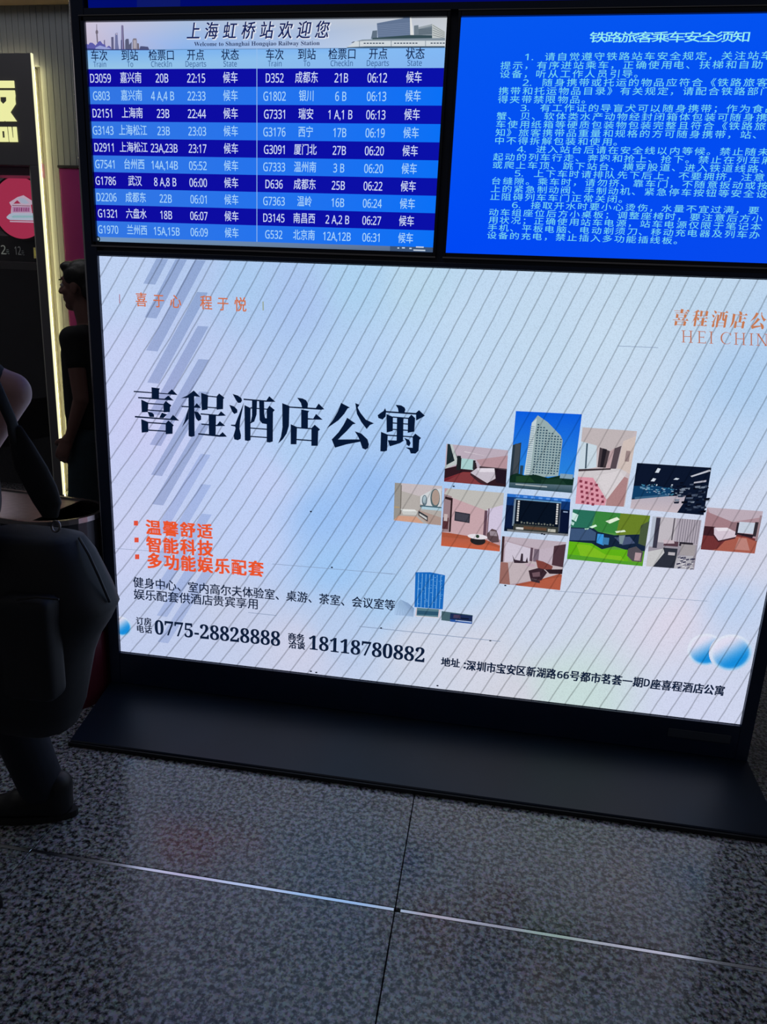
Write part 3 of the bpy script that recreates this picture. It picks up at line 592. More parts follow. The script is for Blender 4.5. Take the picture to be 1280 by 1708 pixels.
flat('hall_picture', hl, m_ledphoto, LEDP_, layer=2, label='pale domed hall picture')
# glassy blue balls
def ball(cu, cv, ru, name='ball_picture', cut=None):
    c = P(cu, cv); r = abs(P(cu+ru, cv).x-c.x); me_v, me_f, cs = [], [], []
    n, k = 40, 10
    for j in range(k+1):
        for i in range(n):
            a = 2*math.pi*i/n; rr = r*j/k; x = rr*math.cos(a); z = rr*math.sin(a)
            t = j/k; s = (-z*.75+x*.6)/r     # deep blue low right, pale high left
            base = (222, 220, 240); deep = (22, 140, 220)
            m = max(0, min(1, .52+s*.85))*(1 if t < .78 else max(0, 1-((t-.78)/.22)**1.5*.9))
            wgt = m*m*(3-2*m)
            col = tuple(base[q]*(1-wgt)+deep[q]*wgt for q in range(3))
            col = tuple(v+(w2-v)*(.6*max(0, 1-abs(t-.88)/.10)) for v, w2 in zip(col, (226, 242, 250)))
            bx = bgcol(c.x+x, c.z+z)
            if t > .97: col = tuple(255*(1.055*v**(1/2.4)-.055) for v in bx)
            X = c.x+x
            if cut is not None: X = max(X, cut)
            if X > LX1-.001: X = LX1-.001
            me_v.append((X, -0.0022-(.0001 if cu > 1190 else 0), c.z+z)); cs.append((*lin(col), 1))
    for j in range(k):
        for i in range(n): me_f.append((j*n+i, j*n+(i+1)%n, (j+1)*n+(i+1)%n, (j+1)*n+i))
    me = bpy.data.meshes.new('ball'); me.from_pydata(me_v, [], me_f); at = me.color_attributes.new('Col', 'FLOAT_COLOR', 'POINT')
    for i, q in enumerate(cs): at.data[i].color = q
    link(name, me, m_led, LEDP_, label='glassy blue ball picture')
ball(1177, 1083, 32); ball(1219, 1088, 37); ball(203, 1044, 17, cut=LX0+.001)
# ---------------------------------------------------------------- departures monitor
def monitor(x0, label, nm):
    m = link(nm, box(x0, x0+MW, 0.0006, 0.010, MZ0, TOPZ), m_bezel, K, label=label)
    bx0, bx1 = (x0-.0, x0+MW) 
    fr = []
    L0 = max(x0-.010, LX0-.030); R0 = x0+MW+.0095
    L0 = x0-.009 if x0 > 1 else x0-.006
    R0 = min(x0+MW+.0095, KR)
    fr += [box(L0, x0, -.012, .012, MZ0-.012, TOPZ+.014, .001, 1), box(x0+MW, R0, -.012, .012, MZ0-.012, TOPZ+.014, .001, 1), box(x0, x0+MW, -.012, .012, MZ0-.012, MZ0, .001, 1), box(x0, x0+MW, -.012, .012, TOPZ, TOPZ+.014, .001, 1)]
    link('bezel', join_meshes(fr), m_bezel, m)
    for za_, zb_ in ((MZ0-.0175, MZ0-.0125), (TOPZ+.0145, TOPZ+.017)): link('trim', box(L0, R0, -.014, .012, za_, zb_), m_silver, m, label='thin silver edge')
    return m
MA = monitor(MX0, 'departure board screen', 'monitor')
MB_ = monitor(MX2, 'blue safety notice screen', 'monitor')
mx1 = MX0+MW
zr0 = P(142, 115.5).z; zhead = P(139, 84).z; zbar = P(164, 395).z
rowh = (zr0-zbar)/10
xm = P(429, 150).x
flat('banner', [([(MX0, TOPZ), (MX0+MW*.3, TOPZ), (mx1, TOPZ), (mx1, zhead), (MX0+MW*.3, zhead), (MX0, zhead)], [(206,196,216),(170,190,222),(196,200,206),(206,214,226),(140,180,236),(200,186,206)])], m_screen, MA, layer=1, label='pale blue banner')
flat('column_header', [([(MX0, zhead), (mx1, zhead), (mx1, zr0), (MX0, zr0)], [(120,176,236),(130,184,244),(130,180,240),(150,196,230)]), ([(MX0, zhead+.001), (mx1, zhead+.001), (mx1, zhead-.001), (MX0, zhead-.001)], (96,140,190))], m_screen, MA, layer=1)
for i in range(10):
    za, zb = zr0-rowh*i, zr0-rowh*(i+1)
    cA, cB = ((14, 10, 158), (10, 16, 168)) if i % 2 == 0 else ((52, 118, 226), (10, 112, 246))
    flat('table_row', [([(MX0, za), (mx1, za), (mx1, zb), (MX0, zb)], [cA, cB, cB, cA])], m_screen, MA, layer=1)
zc0 = MZ0+.001
flat('taskbar', [([(MX0, zbar), (mx1, zbar), (mx1, zc0), (MX0, zc0)], [(110,150,200),(90,110,150),(80,100,130),(120,150,180)]), ([(MX0+MW*.88, zbar), (mx1, zbar), (mx1, zc0), (MX0+MW*.88, zc0)], (62,84,116)),
 ([(MX0+.012+.010*math.cos(a*.5236), (zbar+zc0)/2+.010*math.sin(a*.5236)) for a in range(12)], (34,50,60)), ([(MX0+.012+.005*math.cos(a*.5236), (zbar+zc0)/2+.005*math.sin(a*.5236)) for a in range(12)], (170,190,196))] +
 [([(x, z), (x+w_, z), (x+w_, z+.004), (x, z+.004)], (196,210,226)) for x, z, w_ in ((mx1-.12, zc0+.008, .006), (mx1-.105, zc0+.009, .010), (mx1-.08, zc0+.008, .008), (mx1-.058, zc0+.013, .026), (mx1-.066, zc0+.003, .04))], m_screen, MA, layer=1)
flat('divider', [([(xm-.0012, zhead), (xm+.0012, zhead), (xm+.0012, zbar), (xm-.0012, zbar)], (150,190,236))], m_screen, MA, layer=3)
TT = Text()
def band(u0, v0, u1, v1):  # photo px ink box
    a, b = P(u0, v1), P(u1, v0); return a.x, b.x, a.z, b.z
centL = [P(u, 129).x for u in (168.5, 219, 271, 328, 385)]
centR = [P(u, 129).x for u in (459, 512, 570, 630, 691)]
rowsL = [('D3059','嘉兴南','20B','22:15'),('G803','嘉兴南','4 A,4 B','22:33'),('D2151','上海南','23B','22:44'),('G3143','上海松江','23B','23:03'),('D2911','上海松江','23A,23B','23:17'),
 ('G7541','台州西','14A,14B','05:52'),('G1786','武汉','8 A,8 B','06:00'),('D2206','成都东','22B','06:01'),('G1321','六盘水','18B','06:07'),('G1970','兰州西','15A,15B','06:09')]
rowsR = [('D352','成都东','21B','06:12'),('G1802','银川','6 B','06:13'),('G7331','瑞安','1 A,1 B','06:13'),('G3176','西宁','17B','06:19'),('G3091','厦门北','27B','06:20'),
 ('G7333','温州南','3 B','06:20'),('D636','成都东','25B','06:22'),('G7363','温岭','16B','06:24'),('D3145','南昌西','2 A,2 B','06:27'),('G532','北京南','12A,12B','06:31')]
for i in range(10):
    z = zr0-rowh*(i+.5)
    for cents, rws in ((centL, rowsL), (centR, rowsR)):
        for k in range(5):
            s = rws[i][k] if k < 4 else '候车'
            wh = (206, 218, 250) if i % 2 == 0 else (166, 212, 250)
            if k in (1, 4): TT.put(s, cents[k], z, .0350, .74, wh, .006)
            else: TT.put(sans(s), cents[k], z-.0012, .0365, .71, wh, .006)
for cents in (centL, centR):
    for k, (cn, en) in enumerate((('车次','Train'),('到站','To'),('检票口','CheckIn'),('开点','Departs'),('状态','State'))):
        TT.put(cn, cents[k], zhead-(zhead-zr0)*.30, .034, .9, (14, 36, 80), .010); TT.put(sans(en), cents[k], zhead-(zhead-zr0)*.76, .023, .86, (44, 84, 140))
# brush-style title with pale edge
for i, ch in enumerate('上海虹桥站欢迎您'):
    u = 323+i*30.8 ; c = P(u, 52.6-0.3*i)
    TT.put(ch, c.x+.002, c.z-.002, .053, .92, (226, 230, 240), .030, shear=.18)
for i, ch in enumerate('上海虹桥站欢迎您'):
    u = 323+i*30.8 ; c = P(u, 52.6-0.3*i)
    TT.put(ch, c.x, c.z, .052, .9, (22, 34, 90), .014, shear=.18)
ax, bx, az, bz = band(325, 70, 534, 79)
TT.fit(serif('Welcome to Shanghai Hongqiao Railway Station'), ax, bx, P(325, 79.8).z, P(325, 70.8).z, (30, 44, 90), .0)
TT.done('lettering', m_screen, MA, layer=6)
def S(x, y): return P(100+x/8, y/8)
def SKY(pts): return [S(*q) for q in pts]
sk = [(SKY([(490,325),(497,325),(500,400),(514,420),(514,445),(505,458),(514,575),(498,575),(488,458),(480,445),(480,420),(491,400)]), (112,104,120)),
 (SKY([(688,498),(720,495),(724,670),(692,670)]), (96,96,130)), (SKY([(742,450),(772,440),(780,580),(795,670),(738,670)]), (110,116,160)), (SKY([(750,452),(768,449),(768,466),(752,468)]), (196,186,206)),
 (SKY([(824,345),(835,338),(850,345),(858,520),(866,672),(824,672)]), (98,88,120)), (SKY([(832,345),(840,342),(846,660),(832,660)]), (140,138,184)), (SKY([(876,540),(890,522),(922,522),(930,600),(962,560),(962,670),(876,670)]), (88,92,120)),
 (SKY([(974,535),(985,516),(1025,516),(1032,545),(1032,672),(974,672)]), (126,120,134)), (SKY([(1035,578),(1058,585),(1064,672),(1035,672)]), (112,104,116)), (SKY([(592,540),(606,535),(610,640),(594,640)]), (110,104,140)),
 (SKY([(310,640),(330,618),(350,640),(360,585),(385,600),(405,572),(440,575),(470,600),(480,612),(520,560),(545,550),(575,590),(610,600),(620,640),(660,612),(690,640),(690,672),(312,672)]), (92,92,168)),
 (SKY([(480,640),(540,610),(620,635),(660,640),(690,660),(480,665)]), (150,160,214)), (SKY([(1060,672),(1080,620),(1120,622),(1180,628),(1196,662),(1190,672)]), (78,84,124)), (SKY([(300,672),(300,655),(330,648),(600,662),(840,660),(1196,664),(1196,674)]), (52,60,120)),
 (SKY([(820,540),(832,530),(834,665),(820,665)]), (60,64,110)), (SKY([(986,540),(1024,540),(1026,650),(988,650)]), (170,164,176))]
flat('skyline_picture', sk, m_screen, MA, layer=3)
def B(x, y): return P(560+x/5.8182, 20+y/5.8182)
def BP(pts): return [B(*q) for q in pts]
bd = [(BP([(360,185),(405,180),(405,270),(345,262)]), (96,112,130)), (BP([(402,112),(560,82),(722,52),(726,228),(412,252)]), (98,116,146)), (BP([(722,52),(735,56),(760,225),(726,230)]), (220,222,222)),
 (BP([(360,255),(726,226),(940,228),(940,262),(480,272),(356,272)]), (54,76,84)), (BP([(762,135),(805,130),(805,160),(938,118),(940,225),(762,228)]), (110,124,136)), (BP([(805,150),(938,120),(938,140),(805,168)]), (150,160,168)), (BP([(938,118),(1064,190),(1064,262),(938,262)]), (190,196,196))]
for i in range(7):
    y = 135+i*16; bd.append((BP([(406,y),(722,y-28+i*3),(722,y-25+i*3),(406,y+3)]), (130,146,176)))
for i in range(5): bd.append((BP([(945,130+i*24),(1060,200+i*14),(1060,204+i*14),(945,134+i*24)]), (80,88,96)))
for i in range(4): bd.append((BP([(808,175+i*13),(936,165+i*15),(936,169+i*15),(808,179+i*13)]), (70,84,96)))
bd += [(BP([(104,348),(150,322),(190,290),(260,272),(420,268),(1064,256),(1064,350),(120,352)]), (206,214,220)), (BP([(260,272),(430,266),(1064,256),(1064,282),(300,284),(200,290)]), (130,144,156)), (BP([(104,346),(300,338),(1062,336),(1062,350),(120,352)]), (50,74,96)), (BP([(150,304),(180,290),(190,292),(170,304)]), (60,70,84))]
for i in range(27):
    x = 275+i*29.5
    if 480 < x < 545 or 790 < x < 915: continue
    bd.append((BP([(x,303),(x+20,303),(x+20,313),(x,313)]), (40,60,84)))
for x in (232, 540, 872): bd.append((BP([(x,286),(x+5,286),(x+5,345),(x,345)]), (90,110,130)))
flat('station_picture', bd, m_screen, MA, layer=3)
# ---------------------------------------------------------------- safety notice
BLUE = (4, 78, 240)
flat('notice_background', [([(MX2, TOPZ), (MX2+MW, TOPZ), (MX2+MW, MZ0), (MX2, MZ0)], [(6,88,240), (2,80,240), (8,74,236), (0,72,244)])], m_screen, MB_, layer=1)
N = Text(); CY = (120, 220, 236)
ta, tb = P(985, 63), P(1250, 62)
for i, ch in enumerate('铁路旅客乘车安全须知'):
    N.put(ch, ta.x+(tb.x-ta.x)*(i+.5)/10, ta.z+(tb.z-ta.z)*(i+.5)/10, .030, 1.75, (150, 240, 240), .012)
lines = ['1.  请自觉遵守铁路站车安全规定，关注站车','提示，有序进站乘车，正确使用电、扶梯和自助','设备，听从工作人员引导。','2.  随身携带或托运的物品应符合《铁路旅客','携带和托运物品目录》有关规定，请配合铁路部门','得夹带禁限物品。','3.  有工作证的导盲犬可以随身携带；作为食品',
'蟹、贝、软体类水产动物经封闭箱体包装可随身携','车使用纸箱等硬质包装物包装完整且符合《铁路旅','知》旅客携带品重量和规格的方可随身携带，站、','中不得拆解包装和使用。','4.  进入站台后请在安全线以内等候。禁止随未','起动的列车行走、奔跑和抢上、抢下。禁止在列车厢','或爬上车顶、跳下站台、横穿股道、进入铁道线路、',
'5.  上下车时请排队先下后上，不要拥挤，注意','台缝隙。乘车时，请勿挤、靠车门，不随意扳动或按','上的紧急制动阀、手制动机、紧急停车按钮等安全设','止阻碍列车车门正常关闭。','6.  接取开水时要小心烫伤，水量不宜过满，要','动车组座位后方小桌板；调整座椅时，要注意后方小','用状况；正确使用站车电源，站车电源仅限于笔记本','手机、平板电脑、电动剃须刀、移动充电器及列车办','设备的充电，禁止插入多功能插线板。']
z1 = P(838, 96).z+.002; z23 = P(820, 392).z; xl = P(834, 108).x
cw = (P(1280, 112).x-xl)/21.3
for i, s in enumerate(lines):
    z = z1-.0015+(z23-z1)*i/22; x = xl
    if s[0].isdigit():
        N.put(sans(s[:2]), xl+cw*2.05, z, .024, 1.6, CY, .0, align='l'); s = s[4:]; x = xl+cw*3.6
    for ch in s:
        if x+cw*.9 > MX2+MW: break
        V, _ = glyphs(ch); 
        ctr = (min(v[0] for v in V)+max(v[0] for v in V))/2
        b = x+cw*(ctr if ch in '，。、；：《》' else .5)
        N.put(ch, b, z, .0235, cw/.0235*.9, CY, .001); x += cw
N.done('lettering', m_screen, MB_, layer=5)
# ---------------------------------------------------------------- header LED screen at the very top
HS = link('led_header', box(HX0, KR-.03, 0.0006, 0.010, HZ, ZTOP-.05), m_bezel, K, label='dark blue header screen')
hx1 = KR-.03; hz1 = ZTOP-.05
flat('header_background', [([(HX0, HZ), (HX0+.9, HZ), (P(1000, 18).x, HZ), (hx1, HZ), (hx1, hz1), (HX0, hz1)], [(0,12,110),(0,6,100),(0,8,104),(4,22,130),(0,16,120),(2,20,130)]),
 ([(P(1160, 8).x, HZ), (P(1245, 8).x, HZ), (P(1245, 8).x, hz1), (P(1160, 8).x, hz1)], (6, 34, 140)), ([(P(228, 8).x, HZ), (P(300, 8).x, HZ), (P(320, 8).x, hz1), (P(240, 8).x, hz1)], (12, 24, 104))], m_screen, HS, layer=1)
# ================================================================== SHOP BEHIND
m_slat = pbr('grey_fluted_wall', (120, 124, 130), .6, noise=.12, scale=3, stretch=(6, 6, .4))
m_sign = pbr('dark_sign_metal', (86, 84, 88), .45, noise=.05, scale=3)
YW = 3.15
zp = P(103, 282, YW).z; zc = P(60, 8, YW).z; xp = P(103, 282, YW).x
SX1 = P(50, 88, 3.0).x; SZ1 = P(50, 88, 3.0).z
m_back = pbr('wall_backing', (54, 54, 56), .8)
wall = link('wall_back', join_meshes([box(SX1-.06, 2.8, YW+.02, YW+.2, 0.0, 4.6), box(-5.6, SX1-.06, YW+.02, YW+.2, SZ1-.05, 4.6)]), m_back, loc=(0, YW, 0)); wall['kind'] = 'structure'
SW = .052; slat = box(-SW/2+.0012, SW/2-.0012, -.008, .012, 0, 1, .0015, 1); slat.materials.append(m_slat)
x = xp+.6
while x > -3.6:
    z0_ = zp+.02 if x > xp-.001 else (SZ1-.04 if x-SW < SX1-.06 else 0.0)
    o = bpy.data.objects.new('slat', slat); COL.objects.link(o); o.parent = wall; o.location = Vector((x-SW/2, YW+.008, z0_))-wall.location
    o.scale = (1, 1, zc-z0_); x -= SW
tr = link('trim_1', box(-4.4, 2.8, YW-.10, YW+.02, zc, zc+.10, .004), pbr('tan_cornice', (150, 132, 116), .6), loc=(0, YW, zc)); tr['kind'] = 'structure'
link('upper_wall', box(-4.4, 2.8, YW-.02, YW+.02, zc+.1, 4.6), m_slat, wall)
# pink panel to the right
pk = thing('pink_wall_panel', 'dark pink shop panel behind the person beside the kiosk', 'panel', ((xp+1.4)/2, YW, 0))
link('panel_face', box(xp, 1.4, YW-.035, YW-.006, 0.0, zp, .003), pbr('pink_panel', (172, 44, 120), .4, noise=.1, scale=2), pk)
link('top_rail', box(xp-.01, 1.4, YW-.045, YW-.002, zp+.001, zp+.02, .002), pbr('dark_rail', (40, 34, 38), .5), pk)
# sign panel / shop front with lit edge
YS = 3.0
SX1 = P(50, 88, YS).x; SZ1 = P(50, 88, YS).z; zf = P(50, 276, YS).z; xj0 = P(53.5, 300, YS).x; SX0 = -4.0
SF = thing('shop_front', 'dark shop front with pale lettering and a glowing yellow right edge', 'shop front', ((SX0+SX1)/2, YS, 0))
link('fascia', box(SX0, SX1, YS, YS+.03, zf, SZ1, .004), m_sign, SF)
link('jamb', box(xj0-.01, SX1, YS, YS+.03, 0, zf, .004), m_sign, SF)
link('jamb', box(SX0, SX0+.1, YS, YS+.09, 0, zf, .004), m_sign, SF)
m_strip = emit('yellow_light_strip', 1.0, col=(255, 252, 205))
m_glow = emit('warm_light_tube', 34, col=(252, 238, 168)); m_glow2 = emit('warm_light_tube_dim', 14, col=(252, 232, 175))
link('light_strip', box(SX1+.001, SX1+.012, YS+.002, YS+.022, .01, SZ1, .002), m_strip, SF, label='glowing yellow edge light')
link('light_tube', box(SX1-.070, SX1-.060, YS+.118, YS+.130, .01, SZ1-.05), m_glow, SF); link('light_tube', box(SX0, SX1-.06, YS+.094, YS+.106, SZ1-.035, SZ1-.025), m_glow2, SF)
link('side_return', box(SX1-.100, SX1-.078, YS+.03, YS+.80, 0, SZ1-.05, .002), pbr('pale_return', (170, 168, 160), .6), SF)
# lettering on the fascia
def SL(x, y): return P(x/10.673, 100+y/10.675, YS)
def letter(pts, hole=None):
    pp = [(q.x, q.z) for q in (SL(*p) for p in pts)]
    return prism_xz(pp, YS-.007, YS-.001)
m_let = emit('lit_letters', 1.0, col=(236, 236, 166))
link('letter', letter([(-330,375),(255,375),(265,500),(-330,500)]), m_let, SF, label='pale yellow character stroke')
link('letter', join_meshes([letter([(-330,545),(65.5,545),(65.5,662),(8,662),(12,735),(65.5,790),(65.5,1095),(-60,1095),(-60,1095),(-330,902)]),
 letter([(65,545),(268,545),(280,640),(276,700),(285,785),(190,932),(305,1095),(104,1095),(92,1075),(82,1095),(65,1095),(65,790),(122,735),(120,662),(65,662)])]), m_let, SF, label='pale yellow character')
link('letter', join_meshes([letter([(-10,1195),(132,1195),(137,1268),(-7,1268)]), letter([(-6,1268),(42,1268),(52,1388),(0,1388)]), letter([(85,1268),(137,1268),(152,1388),(95,1388)]), letter([(0,1388),(152,1388),(160,1460),(5,1460)])]), m_let, SF, label='pale yellow letter O')
link('letter', join_meshes([letter([(150,1195),(208,1195),(232,1388),(170,1388)]), letter([(234,1195),(300,1195),(318,1388),(250,1388)]), letter([(170,1388),(318,1388),(325,1462),(178,1462)])]), m_let, SF, label='pale yellow letter U')
# recess behind the glass
REC = YS+.75
link('soffit', box(SX0+.1, xj0-.012, YS+.10, YS+.22, P(40, 293, YS+.1).z, P(40, 280, YS+.1).z+.05, .004), pbr('mauve_soffit', (180, 134, 168), .35), SF)
mg, nt, b = new_mat('shop_glass'); b.inputs['Base Color'].default_value = (.55, .55, .58, 1); b.inputs['Transmission Weight'].default_value = 1; b.inputs['Roughness'].default_value = .02; b.inputs['IOR'].default_value = 1.45
link('glass_pane', box(SX0+.1, xj0-.011, YS+.05, YS+.056, .05, zf-.001), mg, SF)
# round logo sign hung inside
yl = YS+.30; rc = P(37, 348, yl); rr_ = abs(P(37+44, 348, yl).x-rc.x)*1.0
RS = thing('round_shop_sign', 'round pink-red lit sign with white temple and train emblem', 'sign', (rc.x, yl, rc.z-rr_))
def disc(c, r, y0, y1, rz=None, n=64):
    return prism_xz([(c.x+r*math.cos(2*math.pi*i/n), c.z+(rz or r)*math.sin(2*math.pi*i/n)) for i in range(n)], y0, y1)
link('sign_face', disc(rc, rr_, yl-.03, yl), emit('pink_lit_face', 1.0, col=(206, 60, 96)), RS)
link('sign_rim', disc(rc, rr_*1.07, yl-.025, yl+.03), pbr('dark_red_rim', (40, 14, 22), .4), RS)
link('hanger', box(rc.x-.015, rc.x+.015, yl-.01, yl+.02, rc.z+rr_*1.0, zf+.02), pbr('hanger_metal', (40, 38, 40), .4), RS)
def LG(x, y): return P(x/8.136, 260+y/8.133, yl-.03)
wh = (236, 206, 226)
def lgp(pts, c): return ([LG(*q) for q in pts], c)
lg = [lgp([(128,632),(240,560),(322,535),(448,615),(440,660),(420,665),(440,780),(150,780),(158,680),(145,665)], wh), lgp([(185,650),(238,600),(282,648)], (196,60,96)), lgp([(170,668),(412,676),(412,684),(170,676)], (150,50,90)), lgp([(172,690),(412,694),(416,764),(176,766)], (214,160,200)),
 lgp([(250,570),(330,575),(400,640),(350,655),(290,640)], (206,214,236)), lgp([(90,830),(130,790),(170,776),(520,780),(520,880),(140,870),(100,850)], (214,226,244)), lgp([(160,820),(190,808),(520,812),(520,838),(170,840)], (176,220,224)), lgp([(136,882),(520,890),(520,910),(140,898)], wh)]
for i in range(7): lg.append(lgp([(196+i*31,704),(214+i*31,704),(210+i*31,756),(192+i*31,750)], (170,70,130) if i % 2 else (186,96,150)))
flat('emblem', lg, m_screen, RS, layer=1, y=yl-.03)
# price display under it
yd = YS+.34; da, db = P(-60, 385, yd), P(66, 436, yd)
PD = thing('price_display', 'dark price display with dim numbers under the round pink sign', 'display', ((da.x+db.x)/2, yd, P(30, 436, yd).z))
link('display_case', box(da.x, P(66, 400, yd).x, yd, yd+.06, P(30, 436, yd).z, P(30, 394, yd).z, .004), pbr('display_black', (22, 24, 24), .4), PD)
TP = Text(); q = P(5, 418, yd); TP.fit(sans('2'), P(2.5, 0, yd).x+P(0,418,yd).x-P(0,0,yd).x, P(10, 418, yd).x, P(5, 424, yd).z, P(5, 409, yd).z, (120, 124, 116), .02)
TP.fit(sans('12'), P(25, 418, yd).x, P(35, 418, yd).x, P(30, 425, yd).z, P(30, 411, yd).z, (84, 84, 84), .01)
TP.fit('元', P(10.5, 418, yd).x, P(15.5, 418, yd).x, P(12, 424, yd).z, P(12, 416, yd).z, (96, 104, 100), .0); TP.fit('元', P(35.5, 418, yd).x, P(40.5, 418, yd).x, P(38, 426, yd).z, P(38, 418, yd).z, (70, 72, 72), .0)
TP.done('numbers', m_screen, PD, layer=1, y=yd)
flat('label_tag', [([P(56, 413, yd), P(62, 413, yd), P(63, 431, yd), P(57, 431, yd)], (128, 120, 70)), ([P(57.5, 417, yd), P(61, 417, yd), P(61.5, 427, yd), P(58, 427, yd)], (150, 140, 66))], m_screen, PD, layer=1, y=yd)
# curved counter
yc = YS+.35; zct = P(30, 438, yc).z
CT = thing('serving_counter', 'grey rounded serving counter behind the dark shop glass', 'counter', ((SX0+xj0)/2, yc+.15, 0))
cxx = (SX0+xj0)/2
def counter(z0, z1, r):
    pts = []
    for i in range(25):
        t = i/24; x = SX0+.14+(xj0-.03-SX0-.14)*t; pts.append((x, yc+.06-.16*math.sin(math.pi*(.35+.55*t))*r))
    bm = bmesh.new(); n = len(pts)
    f = [[bm.verts.new((x, y, z)) for x, y in pts] for z in (z0, z1)]; g = [[bm.verts.new((x, yc+.36, z)) for x, y in pts] for z in (z0, z1)]
    for i in range(n-1):
        bm.faces.new((f[0][i], f[0][i+1], f[1][i+1], f[1][i])); bm.faces.new((g[0][i+1], g[0][i], g[1][i], g[1][i+1])); bm.faces.new((f[1][i], f[1][i+1], g[1][i+1], g[1][i])); bm.faces.new((f[0][i+1], f[0][i], g[0][i], g[0][i+1]))
    for i in (0, n-1): bm.faces.new((f[0][i], f[1][i], g[1][i], g[0][i]))
    bmesh.ops.recalc_face_normals(bm, faces=bm.faces[:]); return bm_mesh(bm)
link('counter_body', counter(0, zct-.06, .9), pbr('counter_front', (52, 50, 54), .35, noise=.25, scale=2), CT)
link('counter_top', counter(zct-.06, zct, 1.0), pbr('counter_top', (120, 122, 118), .3), CT)
# inner back wall of the shop
link('inner_wall', box(SX0+.1, SX1-.101, YS+.76, YS+.80, 0, zf+.02), pbr('shop_inner', (70, 60, 66), .6, noise=.3, scale=2), SF)
# ================================================================== LITTER BIN
BN = thing('litter_bin', 'steel-rimmed litter bin with curved open end behind the dark bag', 'litter bin', (-.35, 0.10, 0))
def stadium(x0, x1, yc, r, z, n=16, ang=0):
    pts = [(x0, yc-r), (x1, yc-r)] + [(x1+r*math.sin(math.pi*i/n), yc-r*math.cos(math.pi*i/n)) for i in range(1, n)] + [(x1, yc+r), (x0, yc+r)]
    c, s = math.cos(ang), math.sin(ang); px, py = x1, yc
    return [(px+(a-px)*c-(b-py)*s, py+(a-px)*s+(b-py)*c) for a, b in pts]
def loop_solid(outer, inner, z0, z1):
    bm = bmesh.new(); n = len(outer)
    o0 = [bm.verts.new((x, y, z0)) for x, y in outer]; o1 = [bm.verts.new((x, y, z1)) for x, y in outer]
    if inner is None:
        bm.faces.new(o0[::-1]); bm.faces.new(o1)
        for i in range(n): bm.faces.new((o0[i], o0[(i+1)%n], o1[(i+1)%n], o1[i]))
    else:
        i0 = [bm.verts.new((x, y, z0)) for x, y in inner]; i1 = [bm.verts.new((x, y, z1)) for x, y in inner]
        for i in range(n):
            j = (i+1) % n
            bm.faces.new((o0[i], o0[j], o1[j], o1[i])); bm.faces.new((i0[j], i0[i], i1[i], i1[j])); bm.faces.new((o1[i], o1[j], i1[j], i1[i])); bm.faces.new((o0[j], o0[i], i0[i], i0[j]))
    bmesh.ops.recalc_face_normals(bm, faces=bm.faces[:]); return bm_mesh(bm)
bang = math.radians(-8); bx0, bxc, byc, br = -.66, -.243, -.012, .182; BH = .80
so = stadium(bxc-(.44), bxc, byc, br, 0, ang=bang); si = stadium(bxc-(.43), bxc, byc, br-.012, 0, ang=bang); sr = stadium(bxc-.445, bxc, byc, br+.006, 0, ang=bang)
link('bin_shell', loop_solid(so, si, .30, BH-.02), pbr('bin_dark_steel', (54, 58, 62), .35, .8), BN)
link('bin_base', loop_solid(so, None, 0.0, .30), pbr('bin_red_base', (92, 22, 40), .5), BN, label='dark red lower panel')
link('rim', loop_solid(sr, si, BH-.02, BH), m_steel, BN, label='polished steel rim')
# sloped steel plate across the left two thirds, leaving the curved end open
def slope_plate():
    bm = bmesh.new(); c, s = math.cos(bang), math.sin(bang)
    def t(a, b, z): return (bxc+(a-bxc)*c-(b-byc)*s, byc+(a-bxc)*s+(b-byc)*c, z)
    v = [t(bxc-.43, byc-br+.012, BH-.03), t(bxc-.02, byc-br+.012, BH-.03), t(bxc-.02, byc+br-.012, BH-.006), t(bxc-.43, byc+br-.012, BH-.006), t(bxc-.43, byc-br+.012, BH-.04), t(bxc-.02, byc-br+.012, BH-.04), t(bxc-.02, byc+br-.012, BH-.016), t(bxc-.43, byc+br-.012, BH-.016)]
    V = [bm.verts.new(p) for p in v]
    for f in ((0,1,2,3),(7,6,5,4),(0,4,5,1),(1,5,6,2),(2,6,7,3),(3,7,4,0)): bm.faces.new([V[i] for i in f])
    bmesh.ops.recalc_face_normals(bm, faces=bm.faces[:]); return bm_mesh(bm)
link('lid_plate', slope_plate(), m_steel, BN)
link('inner_liner', loop_solid(stadium(bxc-.42, bxc, byc, br-.02, 0, ang=bang), stadium(bxc-.415, bxc, byc, br-.024, 0, ang=bang), .35, BH-.045), pbr('black_liner', (10, 12, 14), .5), BN)
